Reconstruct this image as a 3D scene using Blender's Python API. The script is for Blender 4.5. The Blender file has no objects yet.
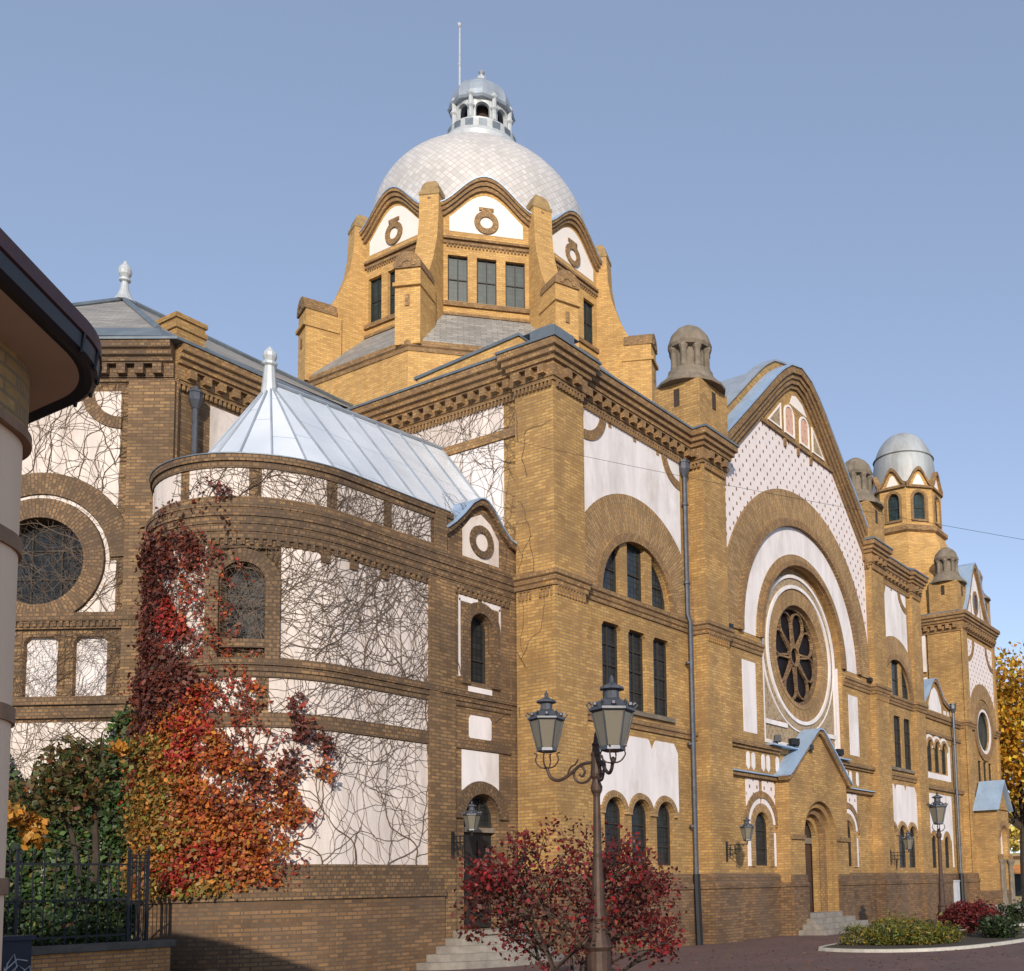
import bpy, bmesh, math, random
import numpy as np
from mathutils import Vector, Matrix
from mathutils.geometry import tessellate_polygon
random.seed(7); RNG = np.random.default_rng(7)
PI = math.pi; R = math.radians
scn = bpy.context.scene; COL = scn.collection

# ------------------------------------------------------------------ materials
def mat(name):
    m = bpy.data.materials.new(name); m.use_nodes = True
    nt = m.node_tree; b = nt.nodes['Principled BSDF']
    return m, nt, b
def nd(nt, t, **k):
    n = nt.nodes.new(t)
    for a, v in k.items():
        if a in n.inputs.keys() if hasattr(n.inputs, 'keys') else False: n.inputs[a].default_value = v
        else: setattr(n, a, v)
    return n
def noise(nt, scale, detail=4, rough=.6, coord=None, sc=None):
    n = nt.nodes.new('ShaderNodeTexNoise'); n.inputs['Scale'].default_value = scale
    n.inputs['Detail'].default_value = detail; n.inputs['Roughness'].default_value = rough
    g = nt.nodes.new('ShaderNodeNewGeometry'); src = g.outputs['Position']
    if sc:
        mp = nt.nodes.new('ShaderNodeMapping'); mp.inputs['Scale'].default_value = sc
        nt.links.new(src, mp.inputs['Vector']); src = mp.outputs['Vector']
    nt.links.new(src, n.inputs['Vector']); return n.outputs['Fac']
def ramp(nt, fac, stops):
    r = nt.nodes.new('ShaderNodeValToRGB'); e = r.color_ramp.elements
    while len(e) < len(stops): e.new(.5)
    for el, (p, c) in zip(e, stops):
        el.position = p; el.color = (c, c, c, 1) if not hasattr(c, '__len__') else (*c, 1)
    nt.links.new(fac, r.inputs['Fac']); return r.outputs['Color']
def mix(nt, a, b, fac, mode='MIX'):
    m = nt.nodes.new('ShaderNodeMix'); m.data_type = 'RGBA'; m.blend_type = mode
    def put(sock, v):
        if hasattr(v, 'links') or hasattr(v, 'is_output'): nt.links.new(v, sock)
        elif hasattr(v, '__len__'): sock.default_value = (*v, 1)[:4]
        else: sock.default_value = v
    put(m.inputs[0], fac); put(m.inputs[6], a); put(m.inputs[7], b)
    return m.outputs[2]
def bump(nt, b, h, strength=.3, dist=.01):
    n = nt.nodes.new('ShaderNodeBump'); n.inputs['Strength'].default_value = strength
    n.inputs['Distance'].default_value = dist
    nt.links.new(h, n.inputs['Height']); nt.links.new(n.outputs['Normal'], b.inputs['Normal'])
def brick(name, c1, c2, mortar, w=.27, h=.085, ms=.012, stain=(.62, 1.12), soot=None, rough=.85, off=.5, fine=.35):
    m, nt, b = mat(name)
    uv = nt.nodes.new('ShaderNodeUVMap')
    t = nt.nodes.new('ShaderNodeTexBrick'); t.offset = off
    nt.links.new(uv.outputs['UV'], t.inputs['Vector'])
    for k, v in (('Scale', 1.), ('Brick Width', w), ('Row Height', h), ('Mortar Size', ms), ('Mortar Smooth', .2), ('Bias', 0.)): t.inputs[k].default_value = v
    t.inputs['Color1'].default_value = (*c1, 1); t.inputs['Color2'].default_value = (*c2, 1); t.inputs['Mortar'].default_value = (*mortar, 1)
    c = t.outputs['Color']
    s = ramp(nt, noise(nt, .35, 6, .65), [(.3, stain[0]), (.7, stain[1])])
    c = mix(nt, c, s, .8, 'MULTIPLY')
    s2 = ramp(nt, noise(nt, 3.2, 5, .7, sc=(1, 1, .35)), [(.3, .72), (.68, 1.15)])
    c = mix(nt, c, s2, fine * 1.6, 'MULTIPLY')
    s3 = ramp(nt, noise(nt, 14, 3, .7, sc=(1, 1, 3)), [(.3, .7), (.7, 1.2)])
    c = mix(nt, c, s3, .6, 'MULTIPLY')
    if soot:
        k = ramp(nt, noise(nt, .8, 6, .7), [(.45, 0.), (.72, 1.)])
        c = mix(nt, c, soot, mix(nt, (0, 0, 0), (.8, .8, .8), k))
    nt.links.new(c, b.inputs['Base Color']); b.inputs['Roughness'].default_value = rough
    bump(nt, b, t.outputs['Fac'], -.5, .012)
    return m
def plain(name, col, rough=.6, metal=0., var=.25, scale=2., streak=False, bumpy=0., dirt=None, spec=None):
    m, nt, b = mat(name)
    f = noise(nt, scale, 5, .65, sc=(1, 1, .15) if streak else None)
    lo = tuple(x * (1 - var) for x in col); hi = tuple(min(1, x * (1 + var * .6)) for x in col)
    c = ramp(nt, f, [(.3, lo), (.7, hi)])
    if dirt:
        k = ramp(nt, noise(nt, .9, 7, .72, sc=(1, 1, .45)), [(.5, 0.), (.72, .75)])
        c = mix(nt, c, dirt, k)
    nt.links.new(c, b.inputs['Base Color']); b.inputs['Roughness'].default_value = rough; b.inputs['Metallic'].default_value = metal
    if spec is not None: b.inputs['Specular IOR Level'].default_value = spec
    if bumpy: bump(nt, b, noise(nt, scale * 6, 4), bumpy, .02)
    return m
def mathn(nt, op, a, b=None):
    n = nt.nodes.new('ShaderNodeMath'); n.operation = op
    for i, v in enumerate((a, b)):
        if v is None: continue
        if hasattr(v, 'is_output'): nt.links.new(v, n.inputs[i])
        else: n.inputs[i].default_value = v
    return n.outputs[0]

M = {}
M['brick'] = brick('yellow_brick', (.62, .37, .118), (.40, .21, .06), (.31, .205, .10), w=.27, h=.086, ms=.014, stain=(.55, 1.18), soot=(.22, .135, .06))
M['brick_trim'] = brick('trim_brick', (.48, .275, .10), (.25, .13, .047), (.21, .14, .078), w=.14, h=.086, ms=.014, stain=(.55, 1.15), soot=(.16, .1, .055))
M['brick_arch'] = brick('arch_brick', (.50, .31, .135), (.31, .18, .07), (.23, .155, .085), w=.27, h=.09, ms=.014, stain=(.62, 1.15))
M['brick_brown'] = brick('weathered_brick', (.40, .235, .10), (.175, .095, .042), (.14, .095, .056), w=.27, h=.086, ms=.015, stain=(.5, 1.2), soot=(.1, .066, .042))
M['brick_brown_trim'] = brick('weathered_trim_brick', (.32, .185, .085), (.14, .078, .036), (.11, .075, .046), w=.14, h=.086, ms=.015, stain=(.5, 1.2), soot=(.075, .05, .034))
M['brick_plinth'] = brick('plinth_brick', (.30, .165, .072), (.14, .074, .034), (.12, .08, .05), w=.27, h=.086, ms=.015, stain=(.45, 1.2), soot=(.11, .078, .055))
M['brick_drum'] = brick('drum_brick', (.70, .41, .125), (.49, .26, .072), (.40, .265, .125), w=.27, h=.086, ms=.014, stain=(.78, 1.1), fine=.25)  # brighter, more even brick for drum, octagon base and turret
M['brick_planter'] = brick('planter_brick', (.66, .33, .11), (.46, .20, .06), (.25, .15, .09), w=.25, h=.075, ms=.012, stain=(.75, 1.1))
M['stucco'] = plain('white_stucco', (.76, .71, .70), .9, var=.15, scale=2.4, streak=True, bumpy=.15, dirt=(.50, .44, .40))
M['stucco_stained'] = plain('stained_stucco', (.72, .63, .57), .92, var=.22, scale=2.6, streak=True, bumpy=.2, dirt=(.40, .33, .28))
M['stucco_warm'] = plain('warm_stucco', (.80, .73, .67), .9, var=.05, scale=1.5, bumpy=.05)
M['brick_cap'] = plain('worn_cap_brick', (.34, .225, .10), .9, var=.35, scale=4, bumpy=.3)
M['stone'] = plain('grey_stone', (.21, .17, .125), .9, var=.35, scale=3, bumpy=.4, dirt=(.1, .085, .065))
M['step_stone'] = plain('step_stone', (.24, .215, .185), .9, var=.3, scale=4, bumpy=.3, dirt=(.14, .12, .1))
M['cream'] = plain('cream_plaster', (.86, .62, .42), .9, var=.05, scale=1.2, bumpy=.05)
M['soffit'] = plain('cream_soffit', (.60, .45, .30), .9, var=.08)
M['fascia'] = plain('dark_fascia', (.012, .012, .014), .5, var=.2)
M['roof_edge'] = plain('maroon_roof_edge', (.075, .022, .022), .6, var=.3)
M['band'] = plain('brown_band', (.30, .175, .10), .85, var=.25, scale=5)
M['iron'] = plain('dark_iron', (.018, .019, .022), .5, .3, var=.3)
M['pole_iron'] = plain('rusty_brown_iron', (.075, .044, .031), .6, .3, var=.4, scale=6, bumpy=.1)
M['lead'] = plain('grey_painted_metal', (.10, .105, .12), .45, .5, var=.3, scale=7)
M['zinc'] = plain('zinc_sheet', (.34, .385, .44), .5, .25, var=.25, scale=1.5, streak=True)
M['zinc_dark'] = plain('dull_zinc', (.17, .20, .225), .5, .3, var=.3, scale=1.5)
M['zinc_blue'] = plain('blue_zinc_flashing', (.34, .46, .62), .4, .2, var=.2, scale=1.5)
M['turret_metal'] = plain('turret_dome_metal', (.40, .42, .43), .6, .2, var=.35, scale=1.2, streak=True, dirt=(.25, .2, .15))
M['white_metal'] = plain('pale_lantern_metal', (.50, .52, .53), .5, .2, var=.2, scale=3)
M['frame'] = plain('dark_window_frame', (.035, .028, .022), .7, var=.3)
M['door'] = plain('dark_door_wood', (.022, .019, .018), .6, var=.4, scale=3, streak=True)
M['door_brown'] = plain('brown_door_wood', (.06, .03, .018), .6, var=.4, scale=3, streak=True)
M['dark'] = plain('dark_interior', (.05, .032, .024), .9, var=.2)
M['bark'] = plain('dark_bark', (.055, .04, .028), .95, var=.4, scale=5, bumpy=.5)
M['stem'] = plain('creeper_stem', (.125, .085, .058), .95, var=.4, scale=4)
M['soil'] = plain('planting_soil', (.05, .035, .022), 1., var=.4, scale=5, bumpy=.6)
M['kerb'] = plain('pale_kerb_stone', (.45, .42, .36), .9, var=.2, scale=4, bumpy=.2)
M['coping'] = plain('coping_stone', (.11, .095, .075), .9, var=.35, scale=4, bumpy=.3)
M['box_white'] = plain('white_box_paint', (.5, .52, .56), .5, var=.1)
M['blue_box'] = plain('dark_blue_paint', (.012, .017, .035), .5, var=.3)
M['graffiti'] = plain('white_marker', (.45, .45, .45), .7, var=.1)
M['orange'] = plain('orange_awning', (.75, .30, .08), .7, var=.15)
M['house'] = plain('yellow_plaster', (.62, .47, .24), .9, var=.1)

def slate_mat(name, c1, c2, w, h):
    m = brick(name, c1, c2, tuple(x * .55 for x in c1), w=w, h=h, ms=.02, stain=(.7, 1.15), rough=.7); return m
M['slate'] = slate_mat('grey_slate', (.37, .345, .31), (.25, .235, .215), .45, .22)
M['pavers'] = brick('red_paving', (.185, .093, .08), (.13, .066, .058), (.095, .06, .053), w=.2, h=.1, ms=.008, stain=(.7, 1.15), soot=(.085, .06, .052))

def glass_mat(name, col, rough=.12, lead=(.012, .012, .012), w=.16, h=.16, spec=.6):
    m, nt, b = mat(name)
    uv = nt.nodes.new('ShaderNodeUVMap'); t = nt.nodes.new('ShaderNodeTexBrick'); t.offset = 0
    nt.links.new(uv.outputs['UV'], t.inputs['Vector'])
    for k, v in (('Scale', 1.), ('Brick Width', w), ('Row Height', h), ('Mortar Size', .012), ('Bias', 0.)): t.inputs[k].default_value = v
    t.inputs['Color1'].default_value = (*col, 1); t.inputs['Color2'].default_value = (*[x * .6 for x in col], 1); t.inputs['Mortar'].default_value = (*lead, 1)
    nt.links.new(t.outputs['Color'], b.inputs['Base Color']); b.inputs['Roughness'].default_value = rough
    b.inputs['Specular IOR Level'].default_value = spec
    bump(nt, b, noise(nt, 5, 2), .12, .01)
    return m
M['glass'] = glass_mat('leaded_dark_glass', (.03, .034, .036), .3, spec=.25)
M['glass_drum'] = glass_mat('leaded_blue_green_glass', (.028, .05, .053), .35, (.015, .02, .02), .2, .2, spec=.3)
M['glass_rose'] = glass_mat('rose_stained_glass', (.02, .015, .018), .5, (.008, .008, .008), .12, .12, spec=.08)
M['glass_blue'] = glass_mat('leaded_blue_glass', (.035, .05, .058), .25, spec=.35)
def milk():
    m, nt, b = mat('frosted_lamp_glass'); b.inputs['Base Color'].default_value = (.26, .235, .18, 1); b.inputs['Roughness'].default_value = .25
    b.inputs['Transmission Weight'].default_value = .35; return m
M['milk'] = milk()
def dotted():
    m, nt, b = mat('white_wall_with_brick_dots')
    uv = nt.nodes.new('ShaderNodeUVMap'); sp = nt.nodes.new('ShaderNodeSeparateXYZ'); nt.links.new(uv.outputs['UV'], sp.inputs[0])
    p = .5
    def grid(ou, ov):
        a = mathn(nt, 'SUBTRACT', mathn(nt, 'FRACT', mathn(nt, 'ADD', mathn(nt, 'DIVIDE', sp.outputs['X'], p), ou)), .5)
        c = mathn(nt, 'SUBTRACT', mathn(nt, 'FRACT', mathn(nt, 'ADD', mathn(nt, 'DIVIDE', sp.outputs['Y'], p), ov)), .5)
        return mathn(nt, 'LESS_THAN', mathn(nt, 'MAXIMUM', mathn(nt, 'ABSOLUTE', a), mathn(nt, 'MULTIPLY', mathn(nt, 'ABSOLUTE', c), .75)), .088)
    k = mathn(nt, 'MAXIMUM', grid(0, 0), grid(.5, .5))
    base = ramp(nt, noise(nt, 1.2, 5, .6), [(.3, (.70, .62, .60)), (.7, (.78, .70, .68))])
    c = mix(nt, base, (.22, .12, .075), k); nt.links.new(c, b.inputs['Base Color']); b.inputs['Roughness'].default_value = .9
    bump(nt, b, k, .6, .03)
    return m
M['dots'] = dotted()
def patterned():
    m, nt, b = mat('patterned_brown_band')
    v = nt.nodes.new('ShaderNodeTexVoronoi'); v.inputs['Scale'].default_value = 7
    g = nt.nodes.new('ShaderNodeNewGeometry'); nt.links.new(g.outputs['Position'], v.inputs['Vector'])
    c = ramp(nt, v.outputs['Distance'], [(.2, (.23, .155, .09)), (.5, (.36, .27, .17))])
    nt.links.new(c, b.inputs['Base Color']); b.inputs['Roughness'].default_value = .9; bump(nt, b, v.outputs['Distance'], .5, .03)
    return m
M['pattern'] = patterned()
def pinkpanel():
    m, nt, b = mat('pink_patterned_panel')
    v = nt.nodes.new('ShaderNodeTexVoronoi'); v.inputs['Scale'].default_value = 5.5
    g = nt.nodes.new('ShaderNodeNewGeometry'); nt.links.new(g.outputs['Position'], v.inputs['Vector'])
    c = ramp(nt, v.outputs['Distance'], [(.25, (.45, .25, .17)), (.45, (.62, .38, .28))])
    nt.links.new(c, b.inputs['Base Color']); b.inputs['Roughness'].default_value = .9
    return m
M['pink'] = pinkpanel()
def domemat():
    m, nt, b = mat('diamond_dome_tiles')
    tc = nt.nodes.new('ShaderNodeTexCoord'); sp = nt.nodes.new('ShaderNodeSeparateXYZ'); nt.links.new(tc.outputs['Object'], sp.inputs[0])
    ang = mathn(nt, 'DIVIDE', mathn(nt, 'ARCTAN2', sp.outputs['Y'], sp.outputs['X']), 2 * PI)
    rr = mathn(nt, 'SQRT', mathn(nt, 'ADD', mathn(nt, 'POWER', sp.outputs['X'], 2.), mathn(nt, 'POWER', sp.outputs['Y'], 2.)))
    lat = mathn(nt, 'ARCTAN2', mathn(nt, 'SUBTRACT', sp.outputs['Z'], 31.9), rr)
    N = 92.
    u = mathn(nt, 'MULTIPLY', ang, N); v = mathn(nt, 'MULTIPLY', lat, 22.)
    def lines(s):
        f = mathn(nt, 'FRACT', mathn(nt, 'ADD', mathn(nt, 'ADD', u, mathn(nt, 'MULTIPLY', v, s)), 100.))
        return mathn(nt, 'LESS_THAN', f, .10)
    k = mathn(nt, 'MAXIMUM', lines(.75), lines(-.75))
    base = ramp(nt, noise(nt, .7, 5, .6), [(.3, (.50, .465, .44)), (.7, (.63, .60, .575))])
    fl = nt.nodes.new('ShaderNodeTexWhiteNoise'); fl.noise_dimensions = '2D'
    cb = nt.nodes.new('ShaderNodeCombineXYZ')
    nt.links.new(mathn(nt, 'FLOOR', mathn(nt, 'ADD', u, mathn(nt, 'MULTIPLY', v, .75))), cb.inputs[0])
    nt.links.new(mathn(nt, 'FLOOR', mathn(nt, 'SUBTRACT', u, mathn(nt, 'MULTIPLY', v, .75))), cb.inputs[1])
    nt.links.new(cb.outputs[0], fl.inputs['Vector'])
    base = mix(nt, base, ramp(nt, fl.outputs['Value'], [(0, .86), (1, 1.08)]), 1., 'MULTIPLY')
    c = mix(nt, base, (.40, .365, .34), k)
    nt.links.new(c, b.inputs['Base Color']); b.inputs['Roughness'].default_value = .45
    bump(nt, b, k, -.4, .04)
    return m
M['dome'] = domemat()
def seamroof(name, c1, c2):
    m, nt, b = mat(name)
    c = ramp(nt, noise(nt, .8, 4, .5), [(.3, c1), (.7, c2)])
    uv = nt.nodes.new('ShaderNodeUVMap'); t = nt.nodes.new('ShaderNodeTexBrick'); t.offset = .3
    nt.links.new(uv.outputs['UV'], t.inputs['Vector'])
    for k, v in (('Scale', 1.), ('Brick Width', 90.), ('Row Height', 1.63), ('Mortar Size', .012)): t.inputs[k].default_value = v
    t.inputs['Color1'].default_value = (1, 1, 1, 1); t.inputs['Color2'].default_value = (.93, .94, .96, 1); t.inputs['Mortar'].default_value = (.55, .6, .68, 1)
    c = mix(nt, c, t.outputs['Color'], 1., 'MULTIPLY')
    nt.links.new(c, b.inputs['Base Color']); b.inputs['Roughness'].default_value = .38; b.inputs['Metallic'].default_value = .15
    bump(nt, b, t.outputs['Fac'], -.3, .02)
    return m
M['white_roof'] = seamroof('pale_standing_seam_roof', (.60, .64, .69), (.74, .77, .81))
def leafmat(name, trans=.35):
    m, nt, b = mat(name)
    a = nt.nodes.new('ShaderNodeAttribute'); a.attribute_name = 'tint'
    nt.links.new(a.outputs['Color'], b.inputs['Base Color']); b.inputs['Roughness'].default_value = .55
    t = nt.nodes.new('ShaderNodeBsdfTranslucent'); nt.links.new(a.outputs['Color'], t.inputs['Color'])
    ms = nt.nodes.new('ShaderNodeMixShader'); ms.inputs[0].default_value = trans
    nt.links.new(b.outputs[0], ms.inputs[1]); nt.links.new(t.outputs[0], ms.inputs[2])
    nt.links.new(ms.outputs[0], nt.nodes['Material Output'].inputs['Surface']); return m
M['leaf'] = leafmat('autumn_leaf')

# ------------------------------------------------------------------ geometry helpers
class Frame:
    """flat wall frame: u along the wall, v up, w outwards"""
    def __init__(s, o, U, N): s.o = Vector(o); s.U = Vector(U).normalized(); s.N = Vector(N).normalized()
    def pt(s, u, v, w): return s.o + s.U * u + Vector((0, 0, v)) + s.N * w
class Curve:
    """straight wall along -x, then a round end"""
    def __init__(s, x0, y0, L, r): s.x0, s.y0, s.L, s.r = x0, y0, L, r
    def base(s, u):
        if u <= s.L: return (s.x0 - u, s.y0), (0, -1)
        f = (u - s.L) / s.r; c = (s.x0 - s.L, s.y0 + s.r)
        return (c[0] - s.r * math.sin(f), c[1] - s.r * math.cos(f)), (-math.sin(f), -math.cos(f))
    def pt(s, u, v, w):
        p, n = s.base(u); return Vector((p[0] + n[0] * w, p[1] + n[1] * w, v))
class Drum:
    def __init__(s, c, r): s.c, s.r = c, r
    def pt(s, u, v, w):
        f = u / s.r; return Vector((s.c[0] + (s.r + w) * math.cos(f), s.c[1] + (s.r + w) * math.sin(f), v))
def FY(y): return Frame((0, y, 0), (1, 0, 0), (0, -1, 0))
def FX(x): return Frame((x, 0, 0), (0, 1, 0), (-1, 0, 0))

class MB:
    def __init__(s): s.v = []; s.f = []; s.pol = []
    def add(s, vs, fs):
        k = len(s.v); s.v += [Vector(p) for p in vs]; s.f += [tuple(i + k for i in f) for f in fs]; return s
    def box(s, F, u0, u1, v0, v1, w0, w1, nu=1):
        if u1 < u0: u0, u1 = u1, u0
        vs = []; fs = []
        for i in range(nu + 1):
            u = u0 + (u1 - u0) * i / nu
            vs += [F.pt(u, v0, w0), F.pt(u, v1, w0), F.pt(u, v1, w1), F.pt(u, v0, w1)]
        for i in range(nu):
            a = 4 * i; b = a + 4
            for j in range(4): fs.append((a + j, a + (j + 1) % 4, b + (j + 1) % 4, b + j))
        fs += [(0, 1, 2, 3), tuple(4 * nu + j for j in (3, 2, 1, 0))]
        return s.add(vs, fs)
    def plate(s, F, outer, holes=(), w0=-.1, w1=0.):
        loops = [list(outer)] + [list(h) for h in holes]
        tris = tessellate_polygon([[Vector((u, v, 0)) for u, v in L] for L in loops])
        pts = [p for L in loops for p in L]; n = len(pts)
        vs = [F.pt(u, v, w1) for u, v in pts] + [F.pt(u, v, w0) for u, v in pts]
        fs = [tuple(t) for t in tris] + [tuple(i + n for i in reversed(t)) for t in tris]
        k = 0
        for L in loops:
            m = len(L)
            for i in range(m): a, b = k + i, k + (i + 1) % m; fs.append((a, b, b + n, a + n))
            k += m
        return s.add(vs, fs)
    def strip(s, F, A, B, w0, w1, closed=False):
        n = len(A); vs = []; fs = []
        for a, b in zip(A, B): vs += [F.pt(*a, w0), F.pt(*b, w0), F.pt(*b, w1), F.pt(*a, w1)]
        for i in range(n if closed else n - 1):
            a = 4 * i; b = 4 * ((i + 1) % n)
            for j in range(4): fs.append((a + j, a + (j + 1) % 4, b + (j + 1) % 4, b + j))
        if not closed: fs += [(0, 1, 2, 3), tuple(4 * (n - 1) + j for j in (3, 2, 1, 0))]
        return s.add(vs, fs)
    def ring(s, F, cu, cv, r0, r1, a0=0., a1=PI, w0=0., w1=.05, n=28, ry=1.):
        closed = abs(a1 - a0 - 2 * PI) < 1e-6; m = n if closed else n + 1
        an = [a0 + (a1 - a0) * i / n for i in range(m)]; k = len(s.f)
        s.strip(F, [(cu + r0 * math.cos(a), cv + r0 * ry * math.sin(a)) for a in an], [(cu + r1 * math.cos(a), cv + r1 * ry * math.sin(a)) for a in an], w0, w1, closed)
        s.pol.append((k, len(s.f), F.pt(cu, cv, 0), (F.pt(cu + .1, cv, 0) - F.pt(cu - .1, cv, 0)).normalized(), (r0 + r1) / 2)); return s
    def lathe(s, c, prof, n=24, rot=0.):
        vs = []; fs = []
        for r, z in prof:
            for i in range(n):
                a = rot + 2 * PI * i / n; vs.append((c[0] + r * math.cos(a), c[1] + r * math.sin(a), z))
        for j in range(len(prof) - 1):
            for i in range(n):
                a, b = j * n + i, j * n + (i + 1) % n; fs.append((a, b, b + n, a + n))
        fs.append(tuple(range(n - 1, -1, -1))); fs.append(tuple((len(prof) - 1) * n + i for i in range(n)))
        return s.add(vs, fs)
    def loft(s, polys):
        n = len(polys[0]); vs = [p for P in polys for p in P]; fs = []
        for j in range(len(polys) - 1):
            for i in range(n): a, b = j * n + i, j * n + (i + 1) % n; fs.append((a, b, b + n, a + n))
        fs.append(tuple(range(n - 1, -1, -1))); fs.append(tuple((len(polys) - 1) * n + i for i in range(n)))
        return s.add(vs, fs)
    def prism(s, xy, z0, z1): return s.loft([[(x, y, z0) for x, y in xy], [(x, y, z1) for x, y in xy]])
    def cube(s, x0, x1, y0, y1, z0, z1): return s.prism([(x0, y0), (x1, y0), (x1, y1), (x0, y1)], z0, z1)
    def tube(s, pts, r, n=6, cap=True):
        pts = [Vector(p) for p in pts]; rs = r if hasattr(r, '__len__') else [r] * len(pts); vs = []; fs = []
        up = Vector((0, 0, 1))
        for i, p in enumerate(pts):
            d = (pts[min(i + 1, len(pts) - 1)] - pts[max(i - 1, 0)]).normalized()
            a = d.cross(up if abs(d.z) < .95 else Vector((1, 0, 0))).normalized(); b = a.cross(d)
            for k in range(n): t = 2 * PI * k / n; vs.append(p + (a * math.cos(t) + b * math.sin(t)) * rs[i])
        for i in range(len(pts) - 1):
            for k in range(n): a, b = i * n + k, i * n + (k + 1) % n; fs.append((a, b, b + n, a + n))
        if cap: fs += [tuple(range(n - 1, -1, -1)), tuple((len(pts) - 1) * n + k for k in range(n))]
        return s.add(vs, fs)
    def sweep(s, path, prof, closed=False):
        """profile (d, z) swept along a plan path, d measured to the right of travel"""
        n = len(path); P = [Vector((x, y)) for x, y in path]; offs = []
        for i in range(n):
            a = P[i] - P[i - 1] if (i or closed) else P[1] - P[0]
            b = P[(i + 1) % n] - P[i] if (i < n - 1 or closed) else a
            na = Vector((a.y, -a.x)).normalized(); nb = Vector((b.y, -b.x)).normalized()
            m = (na + nb); m = m / max(m.dot(na), .2) if m.length > 1e-6 else na; offs.append(m)
        k = len(prof); vs = []; fs = []
        for i in range(n):
            for d, z in prof: q = P[i] + offs[i] * d; vs.append((q.x, q.y, z))
        for i in range(n if closed else n - 1):
            for j in range(k): a = i * k; b = ((i + 1) % n) * k; fs.append((a + j, a + (j + 1) % k, b + (j + 1) % k, b + j))
        if not closed: fs += [tuple(range(k)), tuple((n - 1) * k + j for j in reversed(range(k)))]
        return s.add(vs, fs)
    def comb(s, F, u0, u1, pitch, wd, d0, d1, z0, z1):
        """one continuous toothed brick strip"""
        n = max(1, int((u1 - u0) / pitch)); A = []; q = (u1 - u0 - n * pitch) / 2; zt = z1 - .025
        for i in range(n):
            a = u0 + q + i * pitch + (pitch - wd) / 2
            A += [(a, zt), (a + .0005, z0), (a + wd - .0005, z0), (a + wd, zt)]
        return s.strip(F, A, [(u, z1) for u, _ in A], d0, d1)
    def build(s, name, m, parent=None, label=None, loc=(0, 0, 0), smooth=False, ang=None):
        me = bpy.data.meshes.new(name); l = Vector(loc)
        me.from_pydata([tuple(p - l) for p in s.v], [], s.f)
        bm = bmesh.new(); bm.from_mesh(me); bmesh.ops.recalc_face_normals(bm, faces=bm.faces)
        uv = bm.loops.layers.uv.new('UVMap'); Z = Vector((0, 0, 1))
        for i, f in enumerate(bm.faces):
            n = f.normal; pr = next((q for q in s.pol if q[0] <= i < q[1]), None)
            if pr and isinstance(m, str) and m.startswith('brick'):     # voussoirs: bricks laid radially
                _, _, c, U, rm = pr; a_ = None
                for lo in f.loops:
                    d = lo.vert.co + l - c; a = math.atan2(d.z, d.dot(U)); r_ = math.hypot(d.z, d.dot(U))
                    if a_ is not None and abs(a - a_) > 3: a += 2 * PI if a < a_ else -2 * PI
                    a_ = a; lo[uv].uv = (r_ + d.dot(n) * .0, a * rm)
                f.smooth = smooth; continue
            t = Z.cross(n) if abs(n.z) < .99 else Vector((1, 0, 0))
            t.normalize(); b = n.cross(t)
            for lo in f.loops: p = lo.vert.co + l; lo[uv].uv = (p.dot(t), p.dot(b))
            f.smooth = smooth
        bm.to_mesh(me); bm.free(); me.materials.append(M[m] if isinstance(m, str) else m)
        if smooth: 
            try: me.set_sharp_from_angle(angle=R(ang or 40))
            except Exception: pass
        o = bpy.data.objects.new(name, me); COL.objects.link(o); o.location = loc
        if parent: o.parent = parent
        if label: o['label'] = label
        return o
def tag(o, label=None, cat=None, group=None, kind=None):
    for k, v in (('label', label), ('category', cat), ('group', group), ('kind', kind)):
        if v: o[k] = v
    return o
def thing(name, label, cat, loc=(0, 0, 0), group=None, rz=0.):
    o = bpy.data.objects.new(name, None); COL.objects.link(o); o.location = loc; o.rotation_euler.z = rz
    o.empty_display_size = .3; return tag(o, label, cat, group)
def copy_tree(o, parent=None):
    c = o.copy(); COL.objects.link(c)
    if parent: c.parent = parent
    for ch in list(o.children): copy_tree(ch, c)
    return c
def arch(u0, u1, v0, vs, n=12):
    """outline of a round-headed opening"""
    c = (u0 + u1) / 2; r = (u1 - u0) / 2
    return [(u0, v0), (u1, v0)] + [(c + r * math.cos(PI * i / n), vs + r * math.sin(PI * i / n)) for i in range(n + 1)]
def rect(u0, u1, v0, v1): return [(u0, v0), (u1, v0), (u1, v1), (u0, v1)]
def circ(cu, cv, r, n=40, ry=1.): return [(cu + r * math.cos(2 * PI * i / n), cv + r * ry * math.sin(2 * PI * i / n)) for i in range(n)]

def dentils(path, pitch, wd, d0, d1, z0, z1, m, parent=None):
    for (x0, y0), (x1, y1) in zip(path, path[1:]):
        a = Vector((x1 - x0, y1 - y0)); L = a.length
        if L < pitch * .9: continue
        a /= L; MB().comb(Frame((x0, y0, 0), (a.x, a.y, 0), (a.y, -a.x, 0)), 0, L, pitch, wd, d0, d1, z0, z1).build('dentil_row', m, parent or SYN)
SYN = thing('synagogue', 'large yellow brick synagogue with tiled dome, rose window and creeper clad round end', 'synagogue', (0, 0, 0))

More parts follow.
